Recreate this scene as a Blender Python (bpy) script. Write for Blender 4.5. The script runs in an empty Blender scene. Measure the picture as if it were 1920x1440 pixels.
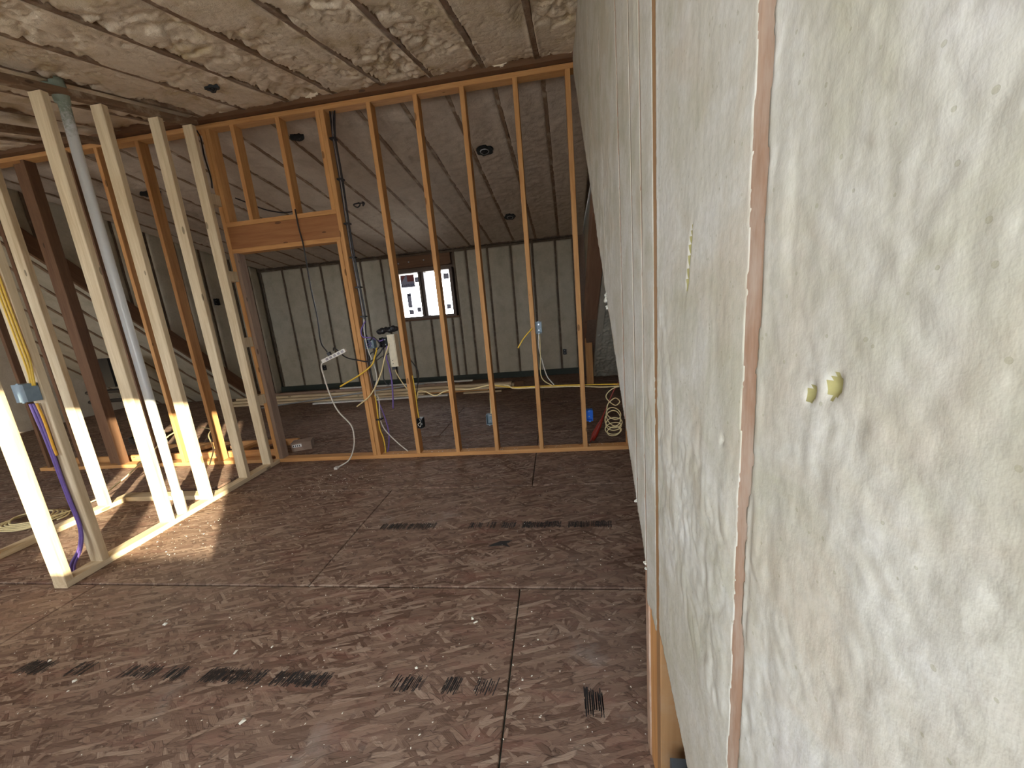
import bpy, bmesh, math, random
import numpy as np
from mathutils import Vector, Matrix

random.seed(7); rng = np.random.default_rng(7)
scene = bpy.context.scene
COL = scene.collection

# ------------------------------------------------------------------ camera, world, sun, exposure
EYE = (0.0, 0.0, 1.345)
def rot_axes(roll, pitch, yaw):
    B = np.array([[1,0,0],[0,0,-1],[0,1,0]], float)
    c, s = math.cos(yaw), math.sin(yaw); Ry = np.array([[c,0,s],[0,1,0],[-s,0,c]])
    c, s = math.cos(pitch), math.sin(pitch); Rp = np.array([[1,0,0],[0,c,-s],[0,s,c]])
    c, s = math.cos(roll), math.sin(roll); Rr = np.array([[c,-s,0],[s,c,0],[0,0,1]])
    return Rr @ Rp @ Ry @ B
R = rot_axes(math.radians(-5.00874617), math.radians(11.62190766), math.radians(7.40527229))
cam_d = bpy.data.cameras.new('camera'); cam = bpy.data.objects.new('camera', cam_d); COL.objects.link(cam)
cam_d.sensor_width = 36; cam_d.lens = 692.616/1920*36; cam_d.clip_start = 0.02; cam_d.clip_end = 200
cam.matrix_world = Matrix(((R[0,0], -R[1,0], -R[2,0], EYE[0]), (R[0,1], -R[1,1], -R[2,1], EYE[1]),
                           (R[0,2], -R[1,2], -R[2,2], EYE[2]), (0,0,0,1)))
scene.camera = cam

SKY_STRENGTH = 10.0
SUN_STRENGTH = 13.5
EXPOSURE = 0.7
w = bpy.data.worlds.new('sky'); scene.world = w; w.use_nodes = True
nt = w.node_tree; nt.nodes.clear()
wo = nt.nodes.new('ShaderNodeOutputWorld'); bg = nt.nodes.new('ShaderNodeBackground')
tc = nt.nodes.new('ShaderNodeTexCoord'); nz = nt.nodes.new('ShaderNodeTexNoise'); rp = nt.nodes.new('ShaderNodeValToRGB')
nz.inputs['Scale'].default_value = 3.0; nz.inputs['Detail'].default_value = 5
rp.color_ramp.elements[0].position = .38; rp.color_ramp.elements[0].color = (.74,.86,1,1)
rp.color_ramp.elements[1].position = .62; rp.color_ramp.elements[1].color = (1,.98,.95,1)
nt.links.new(tc.outputs['Generated'], nz.inputs['Vector']); nt.links.new(nz.outputs['Fac'], rp.inputs[0])
nt.links.new(rp.outputs[0], bg.inputs[0]); bg.inputs[1].default_value = SKY_STRENGTH
nt.links.new(bg.outputs[0], wo.inputs[0])
sd = bpy.data.lights.new('sun', 'SUN'); sun = bpy.data.objects.new('sun', sd); COL.objects.link(sun)
sd.energy = SUN_STRENGTH; sd.angle = math.radians(0.7); sd.color = (1.0, .88, .64)
sun.rotation_euler = Vector((-.854, 1, -.345)).to_track_quat('-Z', 'Y').to_euler()
vs = scene.view_settings
scene.display_settings.display_device = 'sRGB'
vs.view_transform = 'Standard'; vs.look = 'None'; vs.gamma = 1; vs.use_curve_mapping = False; vs.exposure = EXPOSURE
scene.cycles.max_bounces = 12; scene.cycles.diffuse_bounces = 8
scene.cycles.sample_clamp_indirect = 6
def portal(name, loc, size, direction):
    l = bpy.data.lights.new(name, 'AREA'); l.shape = 'RECTANGLE'; l.size, l.size_y = size; l.cycles.is_portal = True
    o = bpy.data.objects.new(name, l); COL.objects.link(o); o.location = loc
    o.rotation_euler = Vector(direction).to_track_quat('-Z', 'Y').to_euler()
portal('window_portal_front', (-.57,-.815,1.48), (1.5,1.15), (0,1,0))
portal('added_window_portal', (-4.95,-.815,1.48), (2.1,1.15), (0,1,0))  # portal of the added window at left, out of view
portal('window_portal_far', (-2.49,7.36,1.75), (1.15,.9), (0,-1,0))

# ------------------------------------------------------------------ materials
class NG:
    def __init__(s, name):
        s.m = bpy.data.materials.new(name); s.m.use_nodes = True; s.t = s.m.node_tree
        s.b = s.t.nodes['Principled BSDF']; s.out = s.t.nodes['Material Output']
    def n(s, kind, **kw):
        d = s.t.nodes.new('ShaderNode'+kind)
        for k, v in kw.items():
            if k in ('_',): continue
            setattr(d, k, v)
        return d
    def l(s, a, b): s.t.links.new(a, b)
    def val(s, sock, v):
        if isinstance(v, bpy.types.NodeSocket): s.l(v, sock)
        else: sock.default_value = v
    def math(s, op, a, b=0.0, clamp=False):
        d = s.n('Math', operation=op); d.use_clamp = clamp; s.val(d.inputs[0], a); s.val(d.inputs[1], b); return d.outputs[0]
    def coords(s, scale=(1,1,1), rot=(0,0,0), loc=(0,0,0), rand=False):
        tc = s.n('TexCoord'); mp = s.n('Mapping'); mp.inputs['Scale'].default_value = scale
        mp.inputs['Rotation'].default_value = rot; mp.inputs['Location'].default_value = loc
        src = tc.outputs['Object']
        if rand:
            oi = s.n('ObjectInfo'); vm = s.n('VectorMath', operation='MULTIPLY_ADD')
            s.l(oi.outputs['Random'], vm.inputs[0]); vm.inputs[1].default_value = (37,11,23); s.l(src, vm.inputs[2]); src = vm.outputs[0]
        s.l(src, mp.inputs[0]); return mp.outputs[0]
    def noise(s, vec, scale, detail=3, rough=.5, dist=0):
        d = s.n('TexNoise'); s.l(vec, d.inputs['Vector']); d.inputs['Scale'].default_value = scale
        d.inputs['Detail'].default_value = detail; d.inputs['Roughness'].default_value = rough; d.inputs['Distortion'].default_value = dist
        return d.outputs['Fac']
    def vor(s, vec, scale, feature='F1', rnd=1):
        d = s.n('TexVoronoi', feature=feature); s.l(vec, d.inputs['Vector']); d.inputs['Scale'].default_value = scale
        d.inputs['Randomness'].default_value = rnd; return d
    def ramp(s, fac, stops):
        d = s.n('ValToRGB'); e = d.color_ramp.elements
        while len(e) < len(stops): e.new(.5)
        for el, (p, c) in zip(e, stops):
            el.position = p; el.color = (c[0], c[1], c[2], 1) if not isinstance(c, (int, float)) else (c, c, c, 1)
        s.l(fac, d.inputs[0]); return d.outputs[0]
    def mix(s, fac, a, b, mode='MIX'):
        d = s.n('Mix', data_type='RGBA', blend_type=mode); s.val(d.inputs[0], fac)
        for i, v in ((6, a), (7, b)):
            if isinstance(v, bpy.types.NodeSocket): s.l(v, d.inputs[i])
            else: d.inputs[i].default_value = (v[0], v[1], v[2], 1)
        return d.outputs[2]
    def color(s, c):
        if isinstance(c, bpy.types.NodeSocket): s.l(c, s.b.inputs['Base Color'])
        else: s.b.inputs['Base Color'].default_value = (c[0], c[1], c[2], 1)
    def rough(s, r): s.val(s.b.inputs['Roughness'], r)
    def bump(s, h, dist=.002, strength=1):
        d = s.n('Bump'); s.l(h, d.inputs['Height']); d.inputs['Distance'].default_value = dist; d.inputs['Strength'].default_value = strength
        s.l(d.outputs[0], s.b.inputs['Normal'])

def wood(name, light, dark, knots=True, rough=.75, overspray=0, smear=None):
    g = NG(name)
    v = g.coords((1.2, 14, 14), rand=True)
    n1 = g.noise(v, 2.2, 4, .55, .6)
    v2 = g.coords((3, 60, 60), rand=True); n2 = g.noise(v2, 2.0, 3, .6)
    f = g.math('ADD', g.math('MULTIPLY', n1, .65), g.math('MULTIPLY', n2, .35))
    c = g.ramp(f, [(.3, dark), (.68, light)])
    oi = g.n('ObjectInfo')
    c = g.mix(g.math('MULTIPLY', oi.outputs['Random'], .28), c, tuple(x*.55 for x in light))
    if knots:
        kv = g.vor(g.coords((3.2, 9, 9), rand=True), 1.0)
        k = g.math('LESS_THAN', kv.outputs['Distance'], .10)
        c = g.mix(g.math('MULTIPLY', k, .75), c, tuple(x*.3 for x in dark))
    if overspray:
        s = g.noise(g.coords((.35,1,1) if smear else (1,1,1), rand=bool(smear)), 14 if smear else 9, 5, .7)
        c = g.mix(g.ramp(s, [(.42 if smear else .5, 0.0), (.66, overspray)]), c, smear or (.42,.35,.26))
    g.color(c); g.rough(rough); g.bump(f, .0012, .6); return g.m

M = {}
M['new_wood'] = wood('new_spruce', (.76,.64,.44), (.50,.37,.21))
M['old_wood'] = wood('orange_fir', (.68,.37,.14), (.44,.20,.065))
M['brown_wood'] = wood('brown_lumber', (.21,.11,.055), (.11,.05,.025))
M['rafter_wood'] = wood('rafter_lumber', (.27,.17,.10), (.14,.08,.05), overspray=.8)
M['cheek_wood'] = wood('wall_stud_lumber', (.54,.36,.25), (.34,.19,.115), overspray=.75, smear=(.58,.50,.42))
M['stud_sprayed'] = wood('flecked_wall_stud_lumber', (.40,.23,.10), (.28,.14,.055), overspray=.15)
M['brown_edge'] = wood('brown_beam_lumber', (.36,.20,.12), (.24,.125,.07))
M['header_wood'] = wood('header_plywood', (.42,.19,.07), (.26,.10,.035))
M['grey_wood'] = wood('weathered_lumber', (.36,.26,.19), (.22,.14,.10))
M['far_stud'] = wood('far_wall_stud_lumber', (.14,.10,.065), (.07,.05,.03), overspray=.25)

def foam(name, light, mid, dark, scale=1.0, fine=.004, porous=False):
    g = NG(name); v = g.coords()
    a = g.noise(v, 5*scale, 5, .6, .4); b = g.noise(v, 45*scale, 4, .6); c3 = g.noise(v, 220*scale, 2, .6)
    c = g.ramp(a, [(.3, dark), (.48, mid), (.68, light)])
    c = g.mix(g.ramp(b, [(.35, 0.0), (.75, .5)]), c, tuple(x*.78 for x in mid))
    cr = g.vor(g.coords((1,1,1)), 26*scale, 'DISTANCE_TO_EDGE')
    h = g.math('ADD', g.math('MULTIPLY', b, .8), g.math('MULTIPLY', c3, .35 if not porous else .6))
    g.color(c); g.rough(.85); g.bump(h, fine, .8)
    g.b.inputs['Specular IOR Level'].default_value = .25
    return g.m
def cheek_foam():
    g = NG('trimmed_spray_foam'); v = g.coords()
    a = g.noise(v, 7, 5, .62, .5); b = g.noise(g.coords(loc=(3,1,7)), 4.2, 5, .6, .8); d = g.noise(v, 85, 4, .6); e = g.noise(g.coords((1,1,.35)), 150, 3, .6)
    c = g.ramp(a, [(.32, (.425,.41,.32)), (.47, (.50,.485,.42)), (.60, (.56,.55,.50)), (.72, (.55,.535,.50))])
    c = g.mix(g.ramp(b, [(.52, 0.0), (.68, .55)]), c, (.47,.40,.30))
    c = g.mix(g.ramp(d, [(.35, .35), (.6, 0.0)]), c, (.40,.385,.31))
    sp = g.vor(v, 60); pit = g.math('LESS_THAN', sp.outputs['Distance'], .10)
    c = g.mix(g.math('MULTIPLY', pit, .45), c, (.30,.28,.18))
    h = g.math('ADD', g.math('MULTIPLY', d, .7), g.math('MULTIPLY', e, .45)); h = g.math('SUBTRACT', h, g.math('MULTIPLY', pit, .5))
    g.color(c); g.rough(.9); g.bump(h, .0011, .7); g.b.inputs['Specular IOR Level'].default_value = .2
    return g.m
M['foam_cheek'] = cheek_foam()
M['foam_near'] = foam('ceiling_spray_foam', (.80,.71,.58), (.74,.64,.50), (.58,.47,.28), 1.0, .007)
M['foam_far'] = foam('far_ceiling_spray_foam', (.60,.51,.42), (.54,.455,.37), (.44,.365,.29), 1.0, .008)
M['foam_wall'] = foam('far_wall_spray_foam', (.56,.52,.42), (.50,.465,.37), (.42,.39,.30), 1.0, .004)

def osb():
    g = NG('oriented_strand_board')
    def layer(angle, off, sx, sy):
        d = g.n('TexCoord'); nzv = g.n('TexNoise'); g.l(d.outputs['Object'], nzv.inputs['Vector']); nzv.inputs['Scale'].default_value = 9
        va = g.n('VectorMath', operation='MULTIPLY_ADD'); g.l(nzv.outputs['Color'], va.inputs[0]); va.inputs[1].default_value = (.012,.012,0); g.l(d.outputs['Object'], va.inputs[2])
        mp = g.n('Mapping', vector_type='TEXTURE'); g.l(va.outputs[0], mp.inputs[0])
        mp.inputs['Rotation'].default_value = (0,0,angle); mp.inputs['Location'].default_value = off; mp.inputs['Scale'].default_value = (sx, sy, 1)
        v = g.vor(mp.outputs[0], 1.0, 'F1'); v.voronoi_dimensions = '2D'; v.distance = 'CHEBYCHEV'
        e = g.vor(mp.outputs[0], 1.0, 'DISTANCE_TO_EDGE'); e.voronoi_dimensions = '2D'
        sp = g.n('SeparateColor'); g.l(v.outputs['Color'], sp.inputs[0])
        fiber = g.noise(mp.outputs[0], 1.0, 2); 
        mp2 = g.n('Mapping'); g.l(mp.outputs[0], mp2.inputs[0]); mp2.inputs['Scale'].default_value = (.6, 9, 1)
        fib = g.noise(mp2.outputs[0], 1.0, 3, .6)
        tone = g.math('ADD', sp.outputs[0], g.math('MULTIPLY', g.math('SUBTRACT', fib, .5), 1.0))
        return sp.outputs[1], tone, e.outputs['Distance']
    L = [layer(a, o, sx, sy) for a, o, sx, sy in ((.28,(0,0,0),.10,.016), (-.62,(.7,.3,0),.085,.018), (.85,(1.3,2.1,0),.09,.017), (-.06,(5.2,1.7,0),.13,.020), (1.45,(3.1,.9,0),.075,.017))]
    tone, edge = L[3][1], L[3][2]
    for i, thr in ((4,.80),(2,.62),(1,.55),(0,.50)):
        m = g.math('GREATER_THAN', L[i][0], thr)
        d = g.n('Mix', data_type='FLOAT'); g.l(m, d.inputs[0]); g.l(tone, d.inputs[2]); g.l(L[i][1], d.inputs[3]); tone = d.outputs[0]
        d = g.n('Mix', data_type='FLOAT'); g.l(m, d.inputs[0]); g.l(edge, d.inputs[2]); g.l(L[i][2], d.inputs[3]); edge = d.outputs[0]
    c = g.ramp(tone, [(-.1, (.105,.058,.038)), (.3, (.175,.106,.074)), (.6, (.225,.145,.104)), (.9, (.29,.20,.145)), (1.1, (.38,.28,.21))])
    red = g.noise(g.coords((1.5,5,1)), 3.0, 3, .6); c = g.mix(g.ramp(red, [(.5, 0.0), (.7, .5)]), c, (.24,.115,.085))
    f1 = g.noise(g.coords((7,60,1), (0,0,.10)), 1.6, 3, .65, 1.2); f2 = g.noise(g.coords((6,50,1), (0,0,-.5)), 1.6, 3, .65, 1.2)
    c = g.mix(g.ramp(f1, [(.56, 0.0), (.66, .6)]), c, (.06,.032,.022)); c = g.mix(g.ramp(f2, [(.64, 0.0), (.72, .55)]), c, (.07,.038,.026))
    c = g.mix(g.ramp(f1, [(.30, .4), (.38, 0.0)]), c, (.42,.32,.24))
    big = g.noise(g.coords(), 1.1, 4, .55)
    c = g.mix(g.ramp(big, [(.4, 0.0), (.66, .35)]), c, (.30,.22,.17))
    shaded_gap = g.math('MULTIPLY', g.ramp(edge, [(0.0, 1.0), (.10, 0.0)]), g.ramp(g.noise(g.coords(), 14, 2), [(.45, 0.0), (.6, 1.0)]))
    c = g.mix(g.math('MULTIPLY', shaded_gap, .55), c, (.03,.017,.012))  # small shadows at strand edges, put into the colour
    stain = g.noise(g.coords((1,1,1), loc=(4,2,0)), 2.3, 5, .65)
    c = g.mix(g.ramp(stain, [(.62, 0.0), (.72, .35)]), c, (.40,.36,.32))
    g.color(c); g.rough(g.ramp(tone, [(0, .85), (1, .62)]))
    g.b.inputs['Specular IOR Level'].default_value = .25
    g.bump(g.math('ADD', tone, g.math('MULTIPLY', shaded_gap, -.8)), .0014, .7)
    return g.m
M['osb'] = osb()

def plain(name, col, rough=.5, metal=0, bump=None, var=.12, scale=30):
    g = NG(name); n = g.noise(g.coords(), scale, 4, .6)
    c = g.ramp(n, [(.3, tuple(x*(1-var) for x in col)), (.7, tuple(min(1, x*(1+var)) for x in col))])
    g.color(c); g.rough(rough); g.b.inputs['Metallic'].default_value = metal
    if bump: g.bump(n, bump, .5)
    return g.m
M['black'] = plain('black_plastic', (.012,.012,.014), .45)
M['dark_void'] = plain('dark_metal_can', (.02,.025,.03), .5, .3)
M['grey_box'] = plain('blue_grey_plastic', (.20,.27,.32), .45)
M['dark_grey'] = plain('dark_grey_plastic', (.07,.085,.10), .5)
M['steel'] = plain('galvanised_steel', (.42,.44,.46), .4, .7)
M['blue'] = plain('blue_plastic', (.02,.16,.62), .4)
M['white'] = plain('white_plastic', (.72,.71,.66), .45)
M['cream'] = plain('cream_painted_metal', (.62,.56,.42), .5)
M['pvc'] = plain('white_pvc', (.66,.69,.70), .35)
M['yellow_cable'] = plain('yellow_cable_jacket', (.75,.50,.05), .45)
M['cream_cable'] = plain('pale_yellow_cable_jacket', (.72,.60,.32), .45)
M['white_cable'] = plain('white_cable_jacket', (.66,.64,.58), .45)
M['purple_cable'] = plain('purple_cable_jacket', (.15,.095,.33), .45)
M['black_cable'] = plain('black_cable_jacket', (.02,.018,.02), .45)
M['grey_cable'] = plain('grey_cable_jacket', (.30,.28,.30), .45)
M['red_cable'] = plain('dark_red_cable_jacket', (.25,.02,.008), .45)
M['orange_cable'] = plain('orange_yellow_cable_jacket', (.78,.42,.04), .45)
M['ink'] = plain('black_ink', (.018,.016,.016), .7)
M['label_white'] = plain('paper_label', (.70,.69,.66), .7)
M['frame_brown'] = plain('brown_window_frame', (.13,.085,.06), .5)
M['sheath'] = plain('roof_and_wall_sheathing', (.20,.13,.09), .8)
M['foam_bright'] = foam('pale_wall_spray_foam', (.66,.60,.50), (.60,.54,.44), (.52,.46,.36), 1.0, .003)
M['pit_shade_foam'] = plain('shaded_yellow_foam', (.30,.27,.11), .9)  # yellower foam core, coloured dark to stand for shade in the pits
M['ground'] = plain('pale_ground', (.60,.57,.52), .9)
M['crumb'] = plain('foam_crumb', (.80,.78,.68), .9)
M['dirt_foam'] = plain('greenish_dark_membrane', (.035,.045,.035), .7)

def pvc_sprayed():
    g = NG('white_pvc_with_foam_overspray'); tcn = g.n('TexCoord'); sp = g.n('SeparateXYZ'); g.l(tcn.outputs['Object'], sp.inputs[0])
    n = g.noise(g.coords(), 60, 4, .7)
    f = g.math('ADD', g.math('MULTIPLY', g.math('SUBTRACT', sp.outputs[2], 2.62), 3.2), g.math('MULTIPLY', g.math('SUBTRACT', n, .5), 1.4))
    f = g.ramp(f, [(0, 0.0), (.5, 1.0)])
    g.color(g.mix(f, (.66,.69,.70), (.27,.32,.26))); g.rough(g.ramp(f, [(0, .32), (1, .85)])); g.bump(g.math('MULTIPLY', n, f), .004, .7); return g.m
M['pvc_sprayed'] = pvc_sprayed()

def glass():
    g = NG('window_glass'); g.t.nodes.remove(g.b)
    tr = g.n('BsdfTransparent'); gl = g.n('BsdfGlossy'); gl.inputs['Roughness'].default_value = .02
    fr = g.n('Fresnel'); fr.inputs[0].default_value = 1.45; mx = g.n('MixShader')
    g.l(fr.outputs[0], mx.inputs[0]); g.l(tr.outputs[0], mx.inputs[1]); g.l(gl.outputs[0], mx.inputs[2]); g.l(mx.outputs[0], g.out.inputs[0])
    return g.m
M['glass'] = glass()
def film(name, col, t):
    g = NG(name); g.t.nodes.remove(g.b)
    tr = g.n('BsdfTransparent'); tr.inputs[0].default_value = (*[t*c for c in col], 1); df = g.n('BsdfDiffuse'); df.inputs[0].default_value = (*col, 1)
    ad = g.n('AddShader'); g.l(tr.outputs[0], ad.inputs[0]); g.l(df.outputs[0], ad.inputs[1]); g.l(ad.outputs[0], g.out.inputs[0]); return g.m
M['film_grey'] = film('grey_sticker_film', (.36,.37,.46), .07)
M['film_red'] = film('red_brown_sticker_film', (.34,.13,.12), .07)
M['film_dark'] = film('dark_sticker_ink', (.05,.05,.09), .04)

# ------------------------------------------------------------------ helpers
def link(o, parent=None):
    COL.objects.link(o)
    if parent is not None: o.parent = parent
    return o
def mesh_obj(name, verts, faces, mat, parent=None, smooth=False, mats=None, fmat=None):
    me = bpy.data.meshes.new(name); me.from_pydata([tuple(map(float, v)) for v in verts], [], [tuple(int(i) for i in f) for f in faces])
    for mm in (mats or [mat]): me.materials.append(mm)
    if fmat is not None: me.polygons.foreach_set('material_index', fmat)
    if smooth: me.polygons.foreach_set('use_smooth', [True]*len(me.polygons))
    me.update(); return link(bpy.data.objects.new(name, me), parent)
def thing(name, label, cat, group=None, loc=(0,0,0)):
    o = bpy.data.objects.new(name, None); o.empty_display_size = .1; COL.objects.link(o); o.location = loc
    return tag(o, label, cat, group)
def tag(o, label, cat, group=None):
    o['label'] = label; o['category'] = cat
    if group: o['group'] = group
    return o
def struct(o, label=None):
    o['kind'] = 'structure'
    if label: o['label'] = label
    return o
def struct_empty(name, label=None, cat=None):
    o = bpy.data.objects.new(name, None); o.empty_display_size = .1; COL.objects.link(o); struct(o, label)
    return o
class MB:
    """collects solids into one mesh"""
    def __init__(s): s.v = []; s.f = []
    def box(s, lo, hi, ch=0.0):
        x0,y0,z0 = lo; x1,y1,z1 = hi; b = len(s.v)
        s.v += [(x0,y0,z0),(x1,y0,z0),(x1,y1,z0),(x0,y1,z0),(x0,y0,z1),(x1,y0,z1),(x1,y1,z1),(x0,y1,z1)]
        s.f += [tuple(b+i for i in q) for q in ((0,3,2,1),(4,5,6,7),(0,1,5,4),(1,2,6,5),(2,3,7,6),(3,0,4,7))]; return s
    def prism(s, poly, axis, a, b_):
        """poly of 2D points extruded along axis (0,1,2) from a to b_"""
        n = len(poly); b = len(s.v)
        def P(p, t):
            q = list(p); q.insert(axis, t); return tuple(q)
        s.v += [P(p, a) for p in poly] + [P(p, b_) for p in poly]
        s.f.append(tuple(b+i for i in range(n))[::-1]); s.f.append(tuple(b+n+i for i in range(n)))
        for i in range(n): j = (i+1) % n; s.f.append((b+i, b+j, b+n+j, b+n+i))
        return s
    def tube(s, pts, r, seg=8, cap=True):
        pts = [Vector(p) for p in pts]; n = len(pts); b = len(s.v)
        t0 = (pts[1]-pts[0]).normalized(); up = Vector((0,0,1)) if abs(t0.z) < .9 else Vector((1,0,0))
        nrm = t0.cross(up).normalized()
        for i, p in enumerate(pts):
            t = (pts[min(i+1, n-1)]-pts[max(i-1, 0)]).normalized()
            nrm = (nrm - t*nrm.dot(t)).normalized(); bi = t.cross(nrm)
            rr = r[i] if isinstance(r, (list, tuple)) else r
            for k in range(seg):
                a = 2*math.pi*k/seg; s.v.append(tuple(p + nrm*math.cos(a)*rr + bi*math.sin(a)*rr))
        for i in range(n-1):
            for k in range(seg):
                k2 = (k+1) % seg; s.f.append((b+i*seg+k, b+i*seg+k2, b+(i+1)*seg+k2, b+(i+1)*seg+k))
        if cap:
            s.f.append(tuple(b+k for k in range(seg))[::-1]); s.f.append(tuple(b+(n-1)*seg+k for k in range(seg)))
        return s
    def build(s, name, mat, parent=None, smooth=False):
        return mesh_obj(name, s.v, s.f, mat, parent, smooth)
def spline(pts, sub=8):
    P = [Vector(p) for p in pts]; P = [P[0]*2-P[1]] + P + [P[-1]*2-P[-2]]; out = []
    for i in range(1, len(P)-2):
        for k in range(sub):
            t = k/sub; a, b, c, d = P[i-1], P[i], P[i+1], P[i+2]
            out.append(.5*((2*b)+(c-a)*t+(2*a-5*b+4*c-d)*t*t+(3*b-a-3*c+d)*t**3))
    out.append(P[-2]); return out
def cable(name, pts, r, mat, parent=None, label=None, cat='cable', group=None, sub=8):
    o = MB().tube(spline(pts, sub), r, 8).build(name, M[mat], parent, True)
    if parent is None: tag(o, label, cat, group)
    return o

_lum = {}
def lumber(name, p0, p1, w, d, mat, parent=None, side=(0,0,1), ch=.0025):
    """a board from p0 to p1 (centre line); w measured along side, d across; local X runs with the grain"""
    p0, p1 = Vector(p0), Vector(p1); L = (p1-p0).length
    key = (round(L, 4), round(w, 4), round(d, 4), mat)
    if key not in _lum:
        a, b = w/2, d/2; c = min(ch, a*.4, b*.4)
        prof = [(-a+c,-b),(a-c,-b),(a,-b+c),(a,b-c),(a-c,b),(-a+c,b),(-a,b-c),(-a,-b+c)]
        v = [(0, y, z) for y, z in prof]+[(L, y, z) for y, z in prof]
        f = [tuple(range(8))[::-1], tuple(range(8, 16))]+[(i, (i+1) % 8, (i+1) % 8+8, i+8) for i in range(8)]
        me = bpy.data.meshes.new(name); me.from_pydata(v, [], f); me.materials.append(M[mat]); me.update(); _lum[key] = me
    o = bpy.data.objects.new(name, _lum[key]); link(o, parent)
    x = (p1-p0).normalized(); y = Vector(side); y = (y-x*y.dot(x)).normalized(); z = x.cross(y)
    m = Matrix((x, y, z)).transposed().to_4x4(); m.translation = p0
    o.matrix_world = m if parent is None else m
    if parent is not None: o.matrix_basis = Matrix.Translation(-Vector(parent.location)) @ m
    return o
def vstud(name, x0, x1, y0, y1, z0, z1, mat, parent):
    """upright stud filling x0..x1, y0..y1"""
    return lumber(name, ((x0+x1)/2, (y0+y1)/2, z0), ((x0+x1)/2, (y0+y1)/2, z1), x1-x0, y1-y0, mat, parent, side=(1,0,0))

# --- numpy gradient noise for foam relief
_G = rng.random((256, 2))*2-1; _G /= np.linalg.norm(_G, axis=1)[:, None]; _P = rng.permutation(256)
def perlin(x, y, seed=0):
    xi = np.floor(x).astype(int); yi = np.floor(y).astype(int); xf = x-xi; yf = y-yi
    u = xf*xf*xf*(xf*(xf*6-15)+10); v = yf*yf*yf*(yf*(yf*6-15)+10)
    def g(ix, iy, dx, dy):
        h = _P[(_P[(ix+seed*17) & 255]+iy) & 255]; gr = _G[h]; return gr[..., 0]*dx+gr[..., 1]*dy
    n00 = g(xi, yi, xf, yf); n10 = g(xi+1, yi, xf-1, yf); n01 = g(xi, yi+1, xf, yf-1); n11 = g(xi+1, yi+1, xf-1, yf-1)
    return (n00*(1-u)+n10*u)*(1-v)+(n01*(1-u)+n11*u)*v
def fbm(x, y, o=4, seed=0, gain=.5):
    r = 0; a = 1
    for i in range(o): r = r+a*perlin(x*2**i, y*2**i, seed+i*3); a *= gain
    return r
def billow(x, y, o=3, seed=0, gain=.5):
    wx = x+.35*fbm(x*.9, y*.9, 2, seed+40); wy = y+.35*fbm(x*.9+9, y*.9+5, 2, seed+41)
    r = 0; a = 1
    for i in range(o): r = r+a*np.abs(perlin(wx*2**i, wy*2**i, seed+i*5))*2; a *= gain
    return r
def foam_panel(parent, org, U, V, N, lu, lv, res, hf, maskf=None, mat='foam_near', thick=.05, name='foam_panel'):
    """relief sheet with real thickness at its rim: P = org + U*u + V*v + N*h(u,v)"""
    nu = max(2, int(lu/res)+1); nv = max(2, int(lv/res)+1)
    u, v = np.meshgrid(np.linspace(0, lu, nu), np.linspace(0, lv, nv), indexing='ij')
    h = hf(u, v); org, U, V, N = map(lambda a: np.array(a, float), (org, U, V, N))
    P = (org+u[..., None]*U+v[..., None]*V+h[..., None]*N).reshape(-1, 3)
    idx = np.arange(nu*nv).reshape(nu, nv)
    F = np.stack([idx[:-1,:-1], idx[1:,:-1], idx[1:,1:], idx[:-1,1:]], -1)
    if maskf is not None:
        uc = (u[:-1,:-1]+u[1:,1:])/2; vc = (v[:-1,:-1]+v[1:,1:])/2; keep = maskf(uc, vc)
        F = F[keep]
    F = F.reshape(-1, 4)
    if len(F) == 0: return None
    if np.dot(np.cross(U, V), N) < 0: F = F[:, ::-1]
    E = np.concatenate([F[:, [i, (i+1) % 4]] for i in range(4)]); key = np.sort(E, 1); k = key[:, 0]*(nu*nv)+key[:, 1]
    uq, inv, cnt = np.unique(k, return_inverse=True, return_counts=True); B = E[cnt[inv] == 1]
    bv = np.unique(B); mp = -np.ones(nu*nv, int); mp[bv] = np.arange(len(bv))+nu*nv
    P2 = P[bv]-N*thick
    S = np.stack([B[:, 1], B[:, 0], mp[B[:, 0]], mp[B[:, 1]]], -1)
    P = np.concatenate([P, P2]); F = np.concatenate([F, S])
    used = np.unique(F); rm = -np.ones(len(P), int); rm[used] = np.arange(len(used)); P = P[used]; F = rm[F]
    me = bpy.data.meshes.new(name); me.vertices.add(len(P)); me.vertices.foreach_set('co', P.astype(np.float32).ravel())
    me.loops.add(F.size); me.loops.foreach_set('vertex_index', F.astype(np.int32).ravel())
    me.polygons.add(len(F)); me.polygons.foreach_set('loop_start', np.arange(0, F.size, 4, dtype=np.int32))
    me.polygons.foreach_set('use_smooth', np.ones(len(F), bool)); me.materials.append(M[mat]); me.update(calc_edges=True); me.validate()
    return link(bpy.data.objects.new(name, me), parent)
def sstep(a, b, x):
    t = np.clip((x-a)/(b-a), 0, 1); return t*t*(3-2*t)

# ------------------------------------------------------------------ geometry constants
XR = lambda y: .19+.02*y            # face of the near right wall
NEARZ = lambda y: 3.15-.226*(3.25-y)  # underside of near rafters
FARZ = lambda y: 3.20-.17*(y-3.3)     # underside of far rafters
DIAG = lambda y: 3.09-1.03*(3.3-y)    # lower edge of the right cheek wall
STEEP = lambda y: 3.15-.93*(y-3.3)    # underside of the steep roof
XL, XFL = -5.9, -9.0

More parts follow.
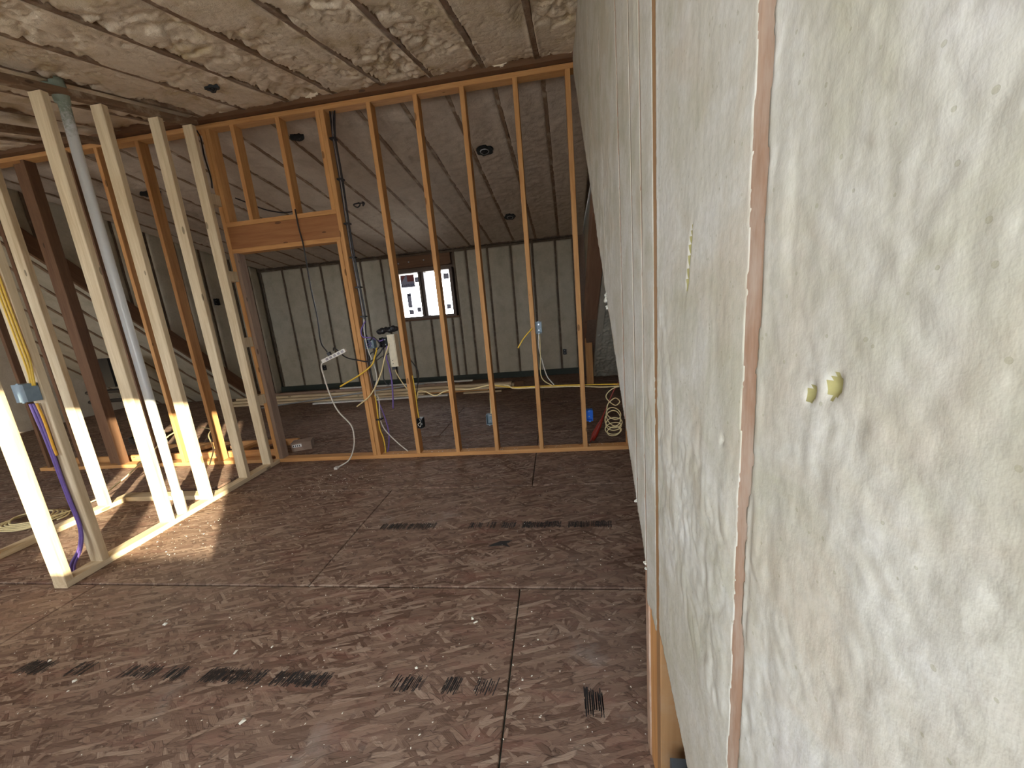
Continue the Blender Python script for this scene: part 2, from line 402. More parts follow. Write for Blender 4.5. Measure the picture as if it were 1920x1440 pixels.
# ------------------------------------------------------------------ floor
floor = struct(MB().box((-9.2,-1.1,-.20),(2.6,7.6,-.019)).build('floor', M['dirt_foam']), 'brown oriented strand board subfloor strewn with foam crumbs')
rows = [(-.90,.335,[-7.4,-4.96,-2.52,-.08,2.6]), (.335,1.556,[-9.1,-7.57,-5.13,-2.69,-.25,2.19,2.6]), (1.556,2.61,[-9.1,-8.7,-6.26,-3.82,-1.38,1.06,2.6]),
        (2.61,3.83,[-9.1,-7.57,-5.13,-2.69,-.25,2.19,2.6]), (3.83,5.05,[-9.1,-8.7,-6.26,-3.82,-1.38,1.06,2.6]), (5.05,6.27,[-9.1,-7.57,-5.13,-2.69,-.25,2.19,2.6]), (6.27,7.3,[-9.1,-6.26,-3.82,-1.38,1.06,2.6])]
for (y0, y1, xs) in rows:
    for xa, xb in zip(xs[:-1], xs[1:]):
        g = .0030; c = .003; X0, X1, Y0, Y1 = xa+g, xb-g, y0+.0058, y1-.0058; m_ = MB()
        for q, zz in ((0,-.018),(0,-c),(c,0)): m_.v += [(X0+q,Y0+q,zz),(X1-q,Y0+q,zz),(X1-q,Y1-q,zz),(X0+q,Y1-q,zz)]
        m_.f = [(3,2,1,0),(8,9,10,11)]+[(k*4+i, k*4+(i+1)%4, k*4+4+(i+1)%4, k*4+4+i) for k in (0,1) for i in range(4)]
        m_.build('strand_board_sheet', M['osb'], floor)
# printed grade stamps on the sheets
def stamp(spans, y0, y1, slant):
    mb = MB()
    for xa, xb, dens in spans:
        x = xa
        while x < xb:
            wd = random.uniform(.0018, .005)
            if random.random() < dens:
                n = random.choice((1, 1, 2)); ya = y0+random.uniform(0, .3)*(y1-y0); yb = y1-random.uniform(0, .3)*(y1-y0)
                ys = [(ya, yb)] if n == 1 else [(ya, (ya+yb)/2-.004), ((ya+yb)/2+.003, yb)]
                for a, b in ys:
                    sa = slant*(a-y0); sb = slant*(b-y0)
                    mb.prism([(x+sa, a), (x+wd+sa, a), (x+wd+sb, b), (x+sb, b)], 2, .0002, .0006)
            x += wd+random.uniform(.0015, .005)
    mb.build('printed_grade_stamp', M['ink'], floor)
stamp([(-2.40,-2.26,.9),(-2.14,-2.06,.8),(-1.88,-1.72,.7),(-1.68,-1.60,.6),(-1.50,-1.24,1.0),(-1.19,-.96,1.0),(-.70,-.58,.6),(-.50,-.44,.9),(-.38,-.30,.5)], 1.035, 1.105, .25)
stamp([(-1.23,-1.06,.9),(-1.04,-.86,.9),(-.63,-.54,.6),(-.52,-.46,.6),(-.43,-.33,.7),(-.29,-.05,1.0),(.0,.13,1.0),(.14,.26,.9)], 2.05, 2.13, .1)
stamp([(-2.40,-2.26,.9),(-2.14,-2.06,.8),(-1.88,-1.72,.7),(-1.68,-1.60,.6),(-1.50,-1.24,1.0),(-1.19,-.96,1.0),(-.70,-.58,.6),(-.50,-.44,.9),(-.38,-.30,.5)], 1.035, 1.105, .25)
stamp([(-1.23,-1.06,.9),(-1.04,-.86,.9),(-.63,-.54,.6),(-.52,-.46,.6),(-.43,-.33,.7),(-.29,-.05,1.0),(.0,.13,1.0),(.14,.26,.9)], 2.05, 2.13, .1)
stamp([(.02,.085,1.0)], .985, 1.085, 0); stamp([(.021,.086,1.0)], .985, 1.085, .03)
kn = [(-.47,1.875),(-.44,1.90),(-.40,1.925),(-.33,1.93),(-.36,1.90),(-.335,1.865),(-.375,1.885),(-.42,1.88)]
MB().prism(kn, 2, .0003, .001).build('printed_grade_stamp', M['ink'], floor)

# ------------------------------------------------------------------ shell
wf = struct(MB().box((-9.1,-.95,-.02),(-6.00,-.80,3.3)).box((-3.90,-.95,-.02),(-1.32,-.80,3.3)).box((-6.00,-.95,-.02),(-3.90,-.80,.86)).box((-6.00,-.95,2.06),(-3.90,-.80,3.3)).box((.18,-.95,-.02),(.55,-.80,3.3)).box((-1.32,-.95,-.02),(.18,-.80,.86)).box((-1.32,-.95,2.06),(.18,-.80,3.3)).build('wall_front', M['foam_bright']))  # the left opening is cut for the added fill window
ground = struct(MB().box((-90,-90,-6.4),(90,90,-6.0)).build('ground', M['ground']))
ground['label'] = 'pale ground far below the house'
win2 = struct_empty('window_2')
MB().box((-1.32,-.93,.86),(-1.27,-.82,2.06)).box((.13,-.93,.86),(.18,-.82,2.06)).box((-1.27,-.93,.86),(.13,-.82,.90)).box((-1.27,-.93,2.0),(.13,-.82,2.06)).build('window_frame', M['frame_brown'], win2)
added_win = struct_empty('added_window')  # added window, unseen, lets fill daylight in at the left
MB().box((-6.00,-.93,.86),(-5.95,-.82,2.06)).box((-3.95,-.93,.86),(-3.90,-.82,2.06)).box((-5.95,-.93,.86),(-3.95,-.82,.90)).box((-5.95,-.93,2.0),(-3.95,-.82,2.06)).build('window_frame', M['frame_brown'], added_win)
MB().box((-5.00,-.91,.90),(-4.90,-.83,2.0)).build('mullion', M['frame_brown'], added_win)
MB().box((-.735,-.91,.90),(-.630,-.83,2.0)).build('mullion', M['frame_brown'], win2)
# deck over everything (solid, keeps daylight out)
ceil_near = struct(MB().prism([(-.95, NEARZ(-.95)+.20), (3.30, NEARZ(3.3)+.20), (3.30, NEARZ(3.3)+.30), (-.95, NEARZ(-.95)+.30)], 0, -9.1, .55).build('ceiling', M['sheath']), 'sloping ceiling of tan spray foam packed between rafters')
ceil_far = struct(MB().prism([(3.28, FARZ(3.3)+.15), (7.45, FARZ(7.45)+.15), (7.45, FARZ(7.45)+.27), (3.28, FARZ(3.3)+.27)], 0, XL-.15, .60).build('ceiling', M['sheath']), 'far sloping ceiling of smooth brown-grey spray foam beyond the partition')

# near ceiling rafters + foam bays
xr = [.38-.0]  # rafter centre X at Y=3.1
xs3 = [-.02-.405*k for k in range(0, 15)]
def nx(x0, y): return x0-.05*(3.1-y)
for x0 in xs3:
    p = lambda y: (nx(x0, y), y, NEARZ(y)+.09)
    lumber('rafter', p(-.8), p(3.19), .038, .18, 'rafter_wood', ceil_near, side=(1,0,0))
edges = [.30+.02]+xs3
dirn = np.array([.05, 1, .226]); ln = np.linalg.norm(dirn)
sd_ = 0
for i in range(len(edges)-1):
    xb, xa = edges[i], edges[i+1]; sd_ += 11
    wbay = xb-xa-.038 if i else xb-xa-.02
    org = (nx(xa, -.8)+.019, -.8, NEARZ(-.8)); y_start = -.8
    res = .0095 if xa > -3.0 else .022
    def hf(u, v, sd=sd_, wb=wbay):
        # v along the slope, u across the bay; h positive = downwards past the rafter face
        t = np.minimum(u, wb-u)
        zone = sstep(-.25, .25, fbm(u*1.4+sd, v*1.1, 2, sd+9)+.10*(2.2-i*.28)+.16)
        lump = billow(u*8+sd, v*7, 3, sd)*.030*(.35+.65*zone)+fbm(u*2.4+sd, v*2.0, 3, sd+7)*.030+billow(u*26, v*26, 2, sd+2)*.0065*zone+fbm(u*45, v*45, 2, sd+4)*.0015
        h = -.031+lump*1.25
        cap = -.004+.004*fbm(u*5, v*5, 2, sd+12); h = np.where(h > cap, cap+(h-cap)*.10, h)
        low = np.where(u > wb/2, sstep(.12, .42, fbm(v*1.6+sd, u*0+sd, 2, sd+3)), 0)*sstep(.10, .0, t)*.055
        h = h-low+.010*sstep(.03, 0, t)
        end = sstep(4.10, 4.28, v+.05*fbm(u*9, u*0+sd, 2, 5)); h = h-end*.07
        return h
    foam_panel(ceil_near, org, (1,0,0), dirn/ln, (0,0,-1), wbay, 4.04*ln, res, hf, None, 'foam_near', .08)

# far ceiling
xs4 = [.02-.41*k for k in range(0, 15)]
def fx(x0, y): return x0+.035*(y-3.5)
for x0 in xs4:
    lumber('rafter', (fx(x0,3.34),3.34,FARZ(3.34)+.07), (fx(x0,7.25),7.25,FARZ(7.25)+.07), .038, .14, 'rafter_wood', ceil_far, side=(1,0,0))
dirf = np.array([.035, 1, -.17]); lf = np.linalg.norm(dirf)
edges = [.47]+xs4+[XL-.12]
for i in range(len(edges)-1):
    xb, xa = edges[i], edges[i+1]; sd_ += 11; wbay = xb-xa-.026
    if wbay < .05: continue
    def hf(u, v, sd=sd_, wb=wbay):
        t = np.minimum(u, wb-u)
        h = .000+fbm(u*3+sd, v*2.2, 3, sd)*.010+(billow(u*7+sd, v*9, 3, sd+4)-.5)*.010+billow(u*24, v*24, 1, sd)*.004-.006*sstep(.03, 0, t)
        return np.minimum(h, .03)
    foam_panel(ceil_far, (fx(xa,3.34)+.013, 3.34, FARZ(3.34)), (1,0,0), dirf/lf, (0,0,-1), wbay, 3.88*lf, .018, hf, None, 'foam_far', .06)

# far wall
wall_far = struct(MB().box((-9.1,7.30,-.02),(-3.06,7.45,2.9)).box((-1.90,7.30,-.02),(2.6,7.45,2.9)).box((-3.06,7.30,-.02),(-1.90,7.45,1.29)).box((-3.06,7.30,2.21),(-1.90,7.45,2.9)).build('wall_far', M['sheath']), 'far wall of grey-beige spray foam with dark stud lines')
fs = [-5.85,-5.37,-4.95,-4.54,-4.12,-3.70,-3.28,-3.10,-2.86,-2.42,-1.99,-1.83,-1.59,-1.18,-.74,-.34,.08,.40]
for x in fs:
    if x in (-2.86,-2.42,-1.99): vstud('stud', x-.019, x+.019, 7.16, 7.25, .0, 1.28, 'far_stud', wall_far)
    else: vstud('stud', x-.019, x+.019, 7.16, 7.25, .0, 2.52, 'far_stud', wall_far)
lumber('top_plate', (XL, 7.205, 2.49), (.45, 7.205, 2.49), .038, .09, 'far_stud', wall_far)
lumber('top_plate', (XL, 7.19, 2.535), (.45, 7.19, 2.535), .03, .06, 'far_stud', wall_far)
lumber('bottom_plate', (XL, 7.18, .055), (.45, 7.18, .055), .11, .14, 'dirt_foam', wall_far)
lumber('window_header', (-3.07, 7.20, 2.37), (-1.90, 7.20, 2.37), .22, .06, 'brown_wood', wall_far)
lumber('window_sill_plate', (-3.10, 7.19, 1.275), (-1.84, 7.19, 1.275), .038, .12, 'brown_wood', wall_far)
for x, z in ((-2.93,2.36),(-2.72,2.37),(-2.42,2.38)):
    MB().tube([(x, 7.172, z), (x, 7.160, z)], .013, 10).build('bolt_head', M['steel'], wall_far)
bays = [(a, b, 0, 2.47) for a, b in zip(fs[:-1], fs[1:]) if not (a >= -3.10 and b <= -1.83)]
bays += [(a, b, 0, 1.255) for a, b in ((-3.10,-2.86),(-2.86,-2.42),(-2.42,-1.99),(-1.99,-1.83))]
for a, b, z0, z1 in bays:
    sd_ += 11; wb = b-a-.030
    if wb < .04: continue
    def hf(u, v, sd=sd_, wb=wb):
        t = np.minimum(u, wb-u)
        return .006+fbm(u*3+sd, v*2.5, 3, sd)*.010+(billow(u*8+sd, v*6, 2, sd+4)-.5)*.008-.014*sstep(.025, 0, t)-.02*sstep(z1-.05, z1, v)
    foam_panel(wall_far, (a+.015, 7.16, .06), (1,0,0), (0,0,1), (0,-1,0), wb, z1-.06, .026, hf, None, 'foam_wall', .05)

# window in the far wall
win = struct_empty('window_1', 'small brown twin sash window with stickers in the far wall')
mb = MB()
mb.box((-3.075,7.13,2.165),(-1.885,7.34,2.205)).box((-3.075,7.13,1.29),(-1.885,7.34,1.335)).box((-3.075,7.13,1.335),(-3.03,7.34,2.165)).box((-1.945,7.13,1.335),(-1.885,7.34,2.165))
mb.build('window_frame', M['frame_brown'], win)
MB().box((-2.575,7.16,1.335),(-2.535,7.33,2.165)).box((-2.535,7.20,1.335),(-2.50,7.33,2.165)).box((-2.50,7.16,1.335),(-2.46,7.33,2.165)).build('mullion', M['frame_brown'], win)
MB().box((-3.03,7.27,1.335),(-2.575,7.276,2.165)).build('pane', M['glass'], win)
MB().box((-2.46,7.27,1.335),(-1.945,7.276,2.165)).build('pane', M['glass'], win)
def sticker(x0, z0, x1, z1, mat, dy=0): return MB().box((x0,7.262-dy,z0),(x1,7.265-dy,z1)).build('sticker', M[mat], win)
sticker(-2.975,1.91,-2.69,2.15,'film_grey')
MB().prism([(-2.955,2.135),(-2.955,2.02),(-2.875,2.12),(-2.845,2.135)], 1, 7.258, 7.261).build('sticker', M['film_red'], win)
sticker(-2.835,2.02,-2.695,2.145,'film_red',.004)
sticker(-2.685,1.99,-2.60,2.09,'film_grey')
sticker(-2.885,1.52,-2.80,1.80,'film_grey'); sticker(-2.885,1.745,-2.80,1.765,'film_dark',.004)
sticker(-2.880,1.385,-2.785,1.475,'film_grey'); sticker(-2.880,1.46,-2.785,1.475,'film_dark',.004)
sticker(-2.71,1.42,-2.63,1.51,'film_grey'); sticker(-2.10,1.43,-2.015,1.52,'film_grey'); sticker(-2.10,2.0,-1.99,2.11,'film_grey')
fc = bpy.data.curves.new('lettering', 'FONT'); fc.body = 'MAVERICK'; fc.size = .060; fc.align_x = 'CENTER'; fc.extrude = .0006; fc.materials.append(M['film_dark'])
fo = link(bpy.data.objects.new('lettering', fc), win)
fo.matrix_world = Matrix.Translation((-2.835,7.256,1.93)) @ Matrix(((-1,0,0,0),(0,0,-1,0),(0,1,0,0),(0,0,0,1)))

# near right wall (cheek of the dormer), face X = .19+.02Y, seen from the left
ct = np.array([.02, 1, 0]); lc = np.linalg.norm(ct)
def zt(y): return NEARZ(y)+.03
mbw = MB(); yy = [-.95, .40, 3.28]
mbw.prism([(-.95,-.02),(.52,-.02),(.62,.50),(.90,.58),(3.27,3.0),(3.27,3.42),(-.95,2.5)], 0, .345, .47)
wall_right = struct(mbw.build('wall_right', M['sheath']), 'close pale trimmed spray foam wall with exposed stud edges')
cs = [(-.42,.010),(-.01,.010),(.394,.0140),(.784,.0135),(.907,.006),(1.02,.005),(1.205,.008),(1.60,.006),(1.99,.006),(2.40,.006),(2.80,.006)]
for yc, hw in cs:
    zb = 0.0 if yc < .95 else max(.0, DIAG(yc)+.02)
    p = Vector((XR(yc)+.0445-.0036, yc, 0))
    lumber('stud', (p.x, p.y, zb), (p.x, p.y, zt(yc)), .038, .089, 'stud_sprayed' if yc == .784 else 'cheek_wood', wall_right, side=(.02,1,0))
vstud('stud', .2085, .2465, .812, .900, 0, 1.2, 'old_wood', wall_right)
lumber('bottom_plate', (XR(-.8)+.05, -.8, .019), (XR(.9)+.05, .9, .019), .038, .089, 'old_wood', wall_right, side=(0,0,1))
ed = [-.80]+[c[0] for c in cs]+[3.24]; hws = [0]+[c[1] for c in cs]+[0]
def cheek_mask(y, z, a, b, wa, wb):
    rag = .0035*fbm(z*14+a*31, z*0+a*7, 4, 21)+.0016*fbm(z*70, y*70, 2, 5)
    big = .010*sstep(.1, .5, fbm(z*2.2+a*13, z*0+3.3, 3, 33)) if abs(a-.394) < .01 else 0
    m = (y > a+min(wa,.018)-.007) & (y < b-min(wb,.018)+.007)
    edge = DIAG(y)+.012*fbm(y*18, y*0+2, 4, 9)
    low = np.where(y > .905, edge, np.where(y > .79, .535+.03*fbm(y*40, y*0, 3, 2), np.where(y > .56, .46+.52*(y-.56)+.012*fbm(y*30, y*0, 3, 8), 0.0)))
    low = np.where((y > .56) & (y <= .79), np.minimum(low, .60), low)
    return m & (z > low) & (z < zt(y))
for i in range(len(ed)-1):
    a, b = ed[i], ed[i+1]; sd_ += 11
    if b-a < .02: continue
    res = .0036 if -.1 < a < .45 else (.006 if a < .8 else .008)
    zlo = 0 if a < .6 else max(0, DIAG(a)-.08 if a > .9 else .40)
    def hf(u, v, a=a, b=b, zlo=zlo, wa=hws[i], wb=hws[i+1]):
        y = a+u/lc; z = zlo+v
        base = .0045+fbm(y*1.6, z*1.2, 3, 60)*.0010
        near = sstep(.42, .25, y)
        rough_area = sstep(.10, .40, fbm(y*2.3+4, z*1.5+1, 3, 61))
        l = billow(y*15, z*11, 3, 62)*.0028*rough_area*(1-near)+near*(billow(y*14+3, z*13, 4, 66)*.0009+billow(y*36, z*34, 2, 67)*.0008)
        sawn = fbm(y*26, z*3.2, 3, 63)*.0007
        hgt = base+l+sawn+fbm(y*70, z*70, 2, 64)*.0004
        # pits the installer's saw and gun left
        for (py, pz, ry, rz, dp) in ((.582,1.40,.0030,.024,.008), (.590,1.36,.004,.010,.006), (.275,1.272,.005,.007,.008), (.298,1.262,.0035,.006,.006), (.455,1.165,.003,.005,.005)):
            hgt = hgt-dp*np.exp(-(((y-py)+.25*(z-pz))/ry)**2-((z-pz)/rz)**2)
        # swollen blobs
        for (py, pz, ry, rz, dp) in ((.66,.98,.035,.05,.012), (.62,.93,.03,.02,.010), (.70,1.02,.02,.05,.010), (.255,1.20,.02,.015,.006), (.36,1.395,.02,.05,.010)):
            hgt = hgt+.22*dp*np.exp(-((y-py)/ry)**4-((z-pz)/rz)**4)
        rag = .0045*fbm(z*14+a*31, z*0+a*7, 5, 21, .65)+.0030*fbm(z*70, y*70, 3, 5)
        big = .009*sstep(.05, .4, fbm(z*2.2+b*13, z*0+3.3, 3, 33)) if abs(b-.394) < .01 else 0
        tt = np.minimum(y-a-wa+rag*.7, b-y-wb+rag+big)
        hgt = .0041+(hgt-.0041)*sstep(.0, .035, y-a-wa)*sstep(.0, .012, b-y-wb)
        hgt = hgt-.012*sstep(.0012, -.0035, tt)+.0015*sstep(0, .002, b-y-wb+rag+big)*sstep(.014, .005, b-y-wb+rag+big)
        return hgt
    fp = foam_panel(wall_right, (XR(a), a, zlo), ct/lc, (0,0,1), (-1,.02,0), (b-a)*lc, zt(b)-zlo+.02, res, hf,
               lambda u, v, a=a, b=b, wa=hws[i], wb=hws[i+1], zlo=zlo: cheek_mask(a+u/lc, zlo+v, a, b, wa, wb), 'foam_cheek', .085)
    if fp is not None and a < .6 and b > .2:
        fp.data.materials.append(M['pit_shade_foam'])  # pit faces take the yellow foam with shade in its colour
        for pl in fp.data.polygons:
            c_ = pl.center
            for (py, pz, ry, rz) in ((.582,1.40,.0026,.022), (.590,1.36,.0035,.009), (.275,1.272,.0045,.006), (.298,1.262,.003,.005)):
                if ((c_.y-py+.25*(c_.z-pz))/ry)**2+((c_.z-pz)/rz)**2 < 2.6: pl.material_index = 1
# ragged scraps of foam on the diagonal edge
for (y, s) in ((1.60,.013),(1.57,.009),(1.62,.008),(1.03,.005),(.915,.005),(.905,.004)):
    bm = bmesh.new(); bmesh.ops.create_icosphere(bm, subdivisions=2, radius=s)
    for vtx in bm.verts: vtx.co *= random.uniform(.55, 1.35)
    me = bpy.data.meshes.new('foam_scrap'); bm.to_mesh(me); bm.free(); me.materials.append(M['foam_cheek'])
    o = link(bpy.data.objects.new('foam_scrap', me), wall_right); o.location = (XR(y)-.006, y, DIAG(y)+.004)

cheek_fr = struct(MB().prism([(3.29,3.05),(3.29,3.45),(7.42,2.80),(7.42,-.02),(6.75,-.02)], 0, .615, .70).build('wall_cheek_right', M['foam_wall']), 'triangular cheek wall right of the far room')
# steep roof right of the dormer, near and far side of the ridge, and closing gables
roof_r = struct(MB().prism([(3.3,3.25),(6.78,0.0),(6.95,0.0),(3.3,3.42)], 0, .47, 2.5).prism([(3.3,3.25),(3.3,3.42),(-.1,0),(.1,0)], 0, .475, 2.5).build('ceiling', M['sheath']), 'steep roof slope right of the dormer')
def steep_foam(parent, x0, x1, res, sd):
    d = np.array([0, 1, -.93]); L = np.linalg.norm(d)
    def hf(u, v): return .02+(billow(u*11+sd, v*11, 4, sd)-.5)*.028+fbm(u*3, v*3, 2, sd)*.02
    foam_panel(parent, (x0, 3.40, STEEP(3.40)+.04), (1,0,0), d/L, (0,-.68,-.73), x1-x0, 3.32*L, res, hf, None, 'foam_wall', .04)
steep_foam(roof_r, .63, 2.45, .016, 301)
wall_gr = struct(MB().prism([(-.1,-.02),(6.9,-.02),(3.3,3.45)], 0, 2.45, 2.58).build('wall_gable_right', M['foam_wall']), 'foam covered gable right of the dormer')
lumber('edge_rafter', (.525,3.40,2.90), (.525,6.30,.72), .24, .165, 'brown_edge', roof_r, side=(0,0,1))
vstud('post', .455, .565, 6.04, 6.08, 0, .78, 'old_wood', roof_r)
# left side: cheek, steep roof, gable
wall_left = struct(MB().prism([(3.27,3.1),(3.27,3.45),(7.42,2.75),(7.42,-.02),(6.75,-.02)], 0, XL-.16, XL-.05).build('wall_left', M['foam_wall']), 'triangular foam cheek wall at the left end of the far room')
for y in (3.9,4.31,4.72,5.13,5.54,5.95,6.36,6.52,6.93):
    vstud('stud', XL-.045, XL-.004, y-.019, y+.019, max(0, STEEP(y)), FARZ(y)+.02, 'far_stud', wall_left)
yl = [3.35,3.9,4.31,4.72,5.13,5.54,5.95,6.36,6.52,6.93,7.18]
for a, b in zip(yl[:-1], yl[1:]):
    sd_ += 11
    if b-a < .2: continue
    foam_panel(wall_left, (XL, a+.015, 0), (0,1,0), (0,0,1), (1,0,0), b-a-.03, 3.2, .03,
               lambda u, v, sd=sd_, wb=b-a-.03: .004+fbm(u*3+sd, v*2.5, 3, sd)*.012-.012*sstep(.03, 0, np.minimum(u, wb-u)),
               lambda u, v, a=a: (v > STEEP(a+.015+u)) & (v < FARZ(a+u)+.01), 'foam_wall', .04)
lumber('edge_rafter', (XL+.03,3.40,2.90), (XL+.03,6.45,.07), .20, .038, 'brown_wood', wall_left, side=(0,0,1))
roof_l = struct(MB().prism([(3.3,3.30),(6.83,0.0),(6.98,0.0),(3.3,3.45)], 0, XFL-.1, XL-.06).build('ceiling', M['sheath']), 'steep roof slope left of the dormer, foam between rafters')
d = np.array([0, 1, -.93]); Ld = np.linalg.norm(d)
for k in range(8):
    xa = XL-.06-.40*(k+1); sd_ += 11
    foam_panel(roof_l, (xa, 3.36, STEEP(3.36)+.03), (1,0,0), d/Ld, (0,-.68,-.73), .385, 3.42*Ld, .03,
               lambda u, v, sd=sd_: .012+fbm(u*4+sd, v*2, 3, sd)*.02-.012*sstep(.03, 0, np.minimum(u, .385-u))+.012, None, 'foam_wall', .05)
    lumber('rafter', (xa-.015,3.36,STEEP(3.36)+.085), (xa-.015,6.75,STEEP(6.75)+.085), .038, .14, 'rafter_wood', roof_l, side=(1,0,0))
wall_gl = struct(MB().box((XFL-.15,-.95,-.02),(XFL,7.42,3.45)).build('wall_gable_left', M['foam_bright']), 'foam covered end wall at far left')

# ridge beam above the back partition
ridge = struct(MB().box((-9.0,3.205,3.112),(.6,3.385,3.36)).build('trim_1', M['brown_wood']), 'dark reddish ridge beam above the partition')

for (xa, xb, sdd) in ((-2.75,-1.75,3),(-1.70,-1.30,5),(-1.0,.24,9)):
    foam_panel(ridge, (xa, 3.203, 3.114), (1,0,0), (0,0,1), (0,-1,0), xb-xa, .085, .008,
               lambda u, v, sd=sdd: .004+.010*sstep(.02, .08, v)+billow(u*22+sd, v*22, 2, sd)*.008, lambda u, v, sd=sdd: v > .062-.075*fbm(u*5+sd*3, u*0+sd, 4, sd)-.015, 'foam_near', .006)

# ------------------------------------------------------------------ back partition
bp = thing('stud_partition', 'orange open stud wall across the room with framed doorway, lit far window behind it', 'wall frame', loc=(-1.2,3.295,0))
YB0, YB1 = 3.25, 3.339
def bstud(xc, z0=.038, z1=3.068, mat='old_wood', name='stud', y0=YB0, y1=YB1): return vstud(name, xc-.019, xc+.019, y0, y1, z0, z1, mat, bp)
for x in (-1.395,-1.0,-.618,-.197,.206,.600): bstud(x)
bstud(-1.845, .038, 2.045, name='jack_stud'); bstud(-1.803, name='king_stud')
bstud(-1.842, 2.31, name='cripple_stud')
for x in (-2.63,-2.205): bstud(x, 2.31, name='cripple_stud')
bstud(-2.862, 2.31, name='cripple_stud'); bstud(-2.904, name='king_stud'); bstud(-2.862, .038, 2.045, 'grey_wood', 'jack_stud')
lumber('header_plate', (-2.885,3.2945,2.064), (-1.823,3.2945,2.064), .038, .089, 'old_wood', bp)
lumber('header_plate', (-2.885,3.2945,2.291), (-1.823,3.2945,2.291), .038, .089, 'old_wood', bp)
lumber('header', (-2.885,3.2945,2.1775), (-1.823,3.2945,2.1775), .189, .075, 'header_wood', bp)
lumber('sole_plate', (-2.94,3.2945,.019), (.66,3.2945,.019), .038, .089, 'old_wood', bp)
lumber('top_plate', (-5.85,3.2945,3.087), (.66,3.2945,3.087), .038, .089, 'old_wood', bp)
lumber('sole_plate', (-5.85,3.2945,.019), (-3.06,3.2945,.019), .038, .089, 'old_wood', bp)
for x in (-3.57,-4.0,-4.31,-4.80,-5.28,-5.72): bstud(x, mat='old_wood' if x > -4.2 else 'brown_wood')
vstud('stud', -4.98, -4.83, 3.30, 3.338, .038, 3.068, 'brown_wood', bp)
for z in (2.49,1.84,1.24,.68):
    lumber('spacer_block', (-2.918,3.204,z-.045), (-2.918,3.204,z+.045), .075, .088, 'new_wood', bp, side=(1,0,0))
# overspray clumps along the plate
# ------------------------------------------------------------------ left partition (open, pale new studs)
lp = thing('stud_partition', 'pale new stud wall at left with sunlit lower halves and white pipe between studs', 'wall frame', loc=(-2.99,2.3,0))
XP = lambda y: -2.845-.02*(y-1.55)     # right face of the left partition
tops = lambda y: 2.283+.248*y
for y in (1.52,1.70,2.12,2.44,2.83,3.12):
    vstud('stud', XP(y)-.089, XP(y), y, y+.038, .038, tops(y)-.005, 'new_wood', lp)
PC = lambda y, z: (XP(y)-.0445, y, z)
lumber('sole_plate', PC(1.52,.019), PC(3.245,.019), .038, .089, 'new_wood', lp)
lumber('top_plate', PC(1.40,tops(1.40)+.019), PC(3.19,tops(3.19)+.019), .038, .089, 'rafter_wood', lp)
lumber('top_plate', PC(-.78,tops(-.78)+.019), PC(1.39,tops(1.39)+.019), .038, .089, 'rafter_wood', lp)
# header board running left of the partition head
# hall partition
hp = thing('stud_partition', 'short stud wall further left behind the pale studs, half in shade', 'wall frame', loc=(-3.8,2.0,0))
lumber('sole_plate', (-3.80,1.0,.019), (-3.80,2.60,.019), .038, .089, 'new_wood', hp)
for y in (1.20,1.74,2.38): vstud('stud', -3.845, -3.756, y, y+.038, .038, tops(y)-.03, 'old_wood' if y < 2 else 'new_wood', hp)
lumber('top_plate', (-3.80,-.78,tops(-.78)-.01), (-3.80,3.19,tops(3.19)-.01), .038, .089, 'rafter_wood', hp)
lumber('sole_plate', (-3.755,2.555,.019), (-2.957,2.555,.019), .038, .089, 'new_wood', hp)

# pipe with its bell and foam-crusted top
pipe = thing('vent_pipe', 'white plastic vent pipe rising between pale studs, foam crusted at its top', 'pipe', loc=(-2.90,2.25,0))
pp = lambda *a: [(x+3.0, y-2.33, z) for x, y, z in a]
MB().tube(pp((-3.0,2.33,.04),(-3.0,2.33,.5),(-3.0,2.33,1.5),(-3.0,2.33,2.5),(-3.0,2.335,2.80),(-3.02,2.34,2.86),(-3.08,2.36,2.91),(-3.20,2.40,2.96),(-3.32,2.43,2.985)), .0275, 20).build('pipe', M['pvc_sprayed'], pipe, True)
MB().tube(pp((-3.0,2.33,.04),(-3.0,2.33,.20),(-3.0,2.33,.205),(-3.0,2.33,.215)), [.034,.034,.0335,.028], 20).build('bell_coupling', M['pvc'], pipe, True)
MB().tube(pp((-3.0,2.33,2.80),(-3.0,2.33,2.86),(-3.0,2.33,2.93)), [.036,.040,.034], 16).build('elbow', M['pvc_sprayed'], pipe, True)

# ------------------------------------------------------------------ electrical boxes
def ebox(name, x, y, z, w_, h_, d_, mat, label, group=None, stuffed=None, rz=0.0, tilt=0.0):
    """open box, mouth towards -Y, centre of the mouth at x,y,z"""
    t = thing(name, label, 'electrical box', group, (x, y, z)); t.rotation_euler = (0, tilt, rz)
    a, b, k = w_/2, h_/2, .003
    MB().box((-a,0,-b),(-a+k,d_,b)).box((a-k,0,-b),(a,d_,b)).box((-a+k,0,-b),(a-k,d_,-b+k)).box((-a+k,0,b-k),(a-k,d_,b)).box((-a+k,d_-k,-b+k),(a-k,d_,b-k)).build('box_body', M[mat], t)
    for s in (-1, 1):
        MB().box((-.008,-.002,s*b-.006),(.008,.004,s*b+.006)).build('screw_tab', M[mat], t)
    for s in (-1, 1):
        MB().tube([(0, d_-k-.001, s*b*.5), (0, d_-k-.004, s*b*.5)], .007, 8).build('knockout', M['steel'], t)
    if stuffed:
        MB().tube(spline([(-a*.4, d_*.5, b*.8), (a*.3, .0, b*.3), (-a*.5, -.012, -b*.1), (a*.2, -.014, -b*.6), (a*.5, -.004, 0), (-a*.1, .01, b*.2)]), .0025, 6).build('folded_wire', M[stuffed], t, True)
    return t
ebox('outlet_box', -1.345, 3.262, .338, .055, .095, .06, 'dark_void', 'dark metal outlet box with folded white wires, low on the stud right of the doorway', stuffed='white_cable')
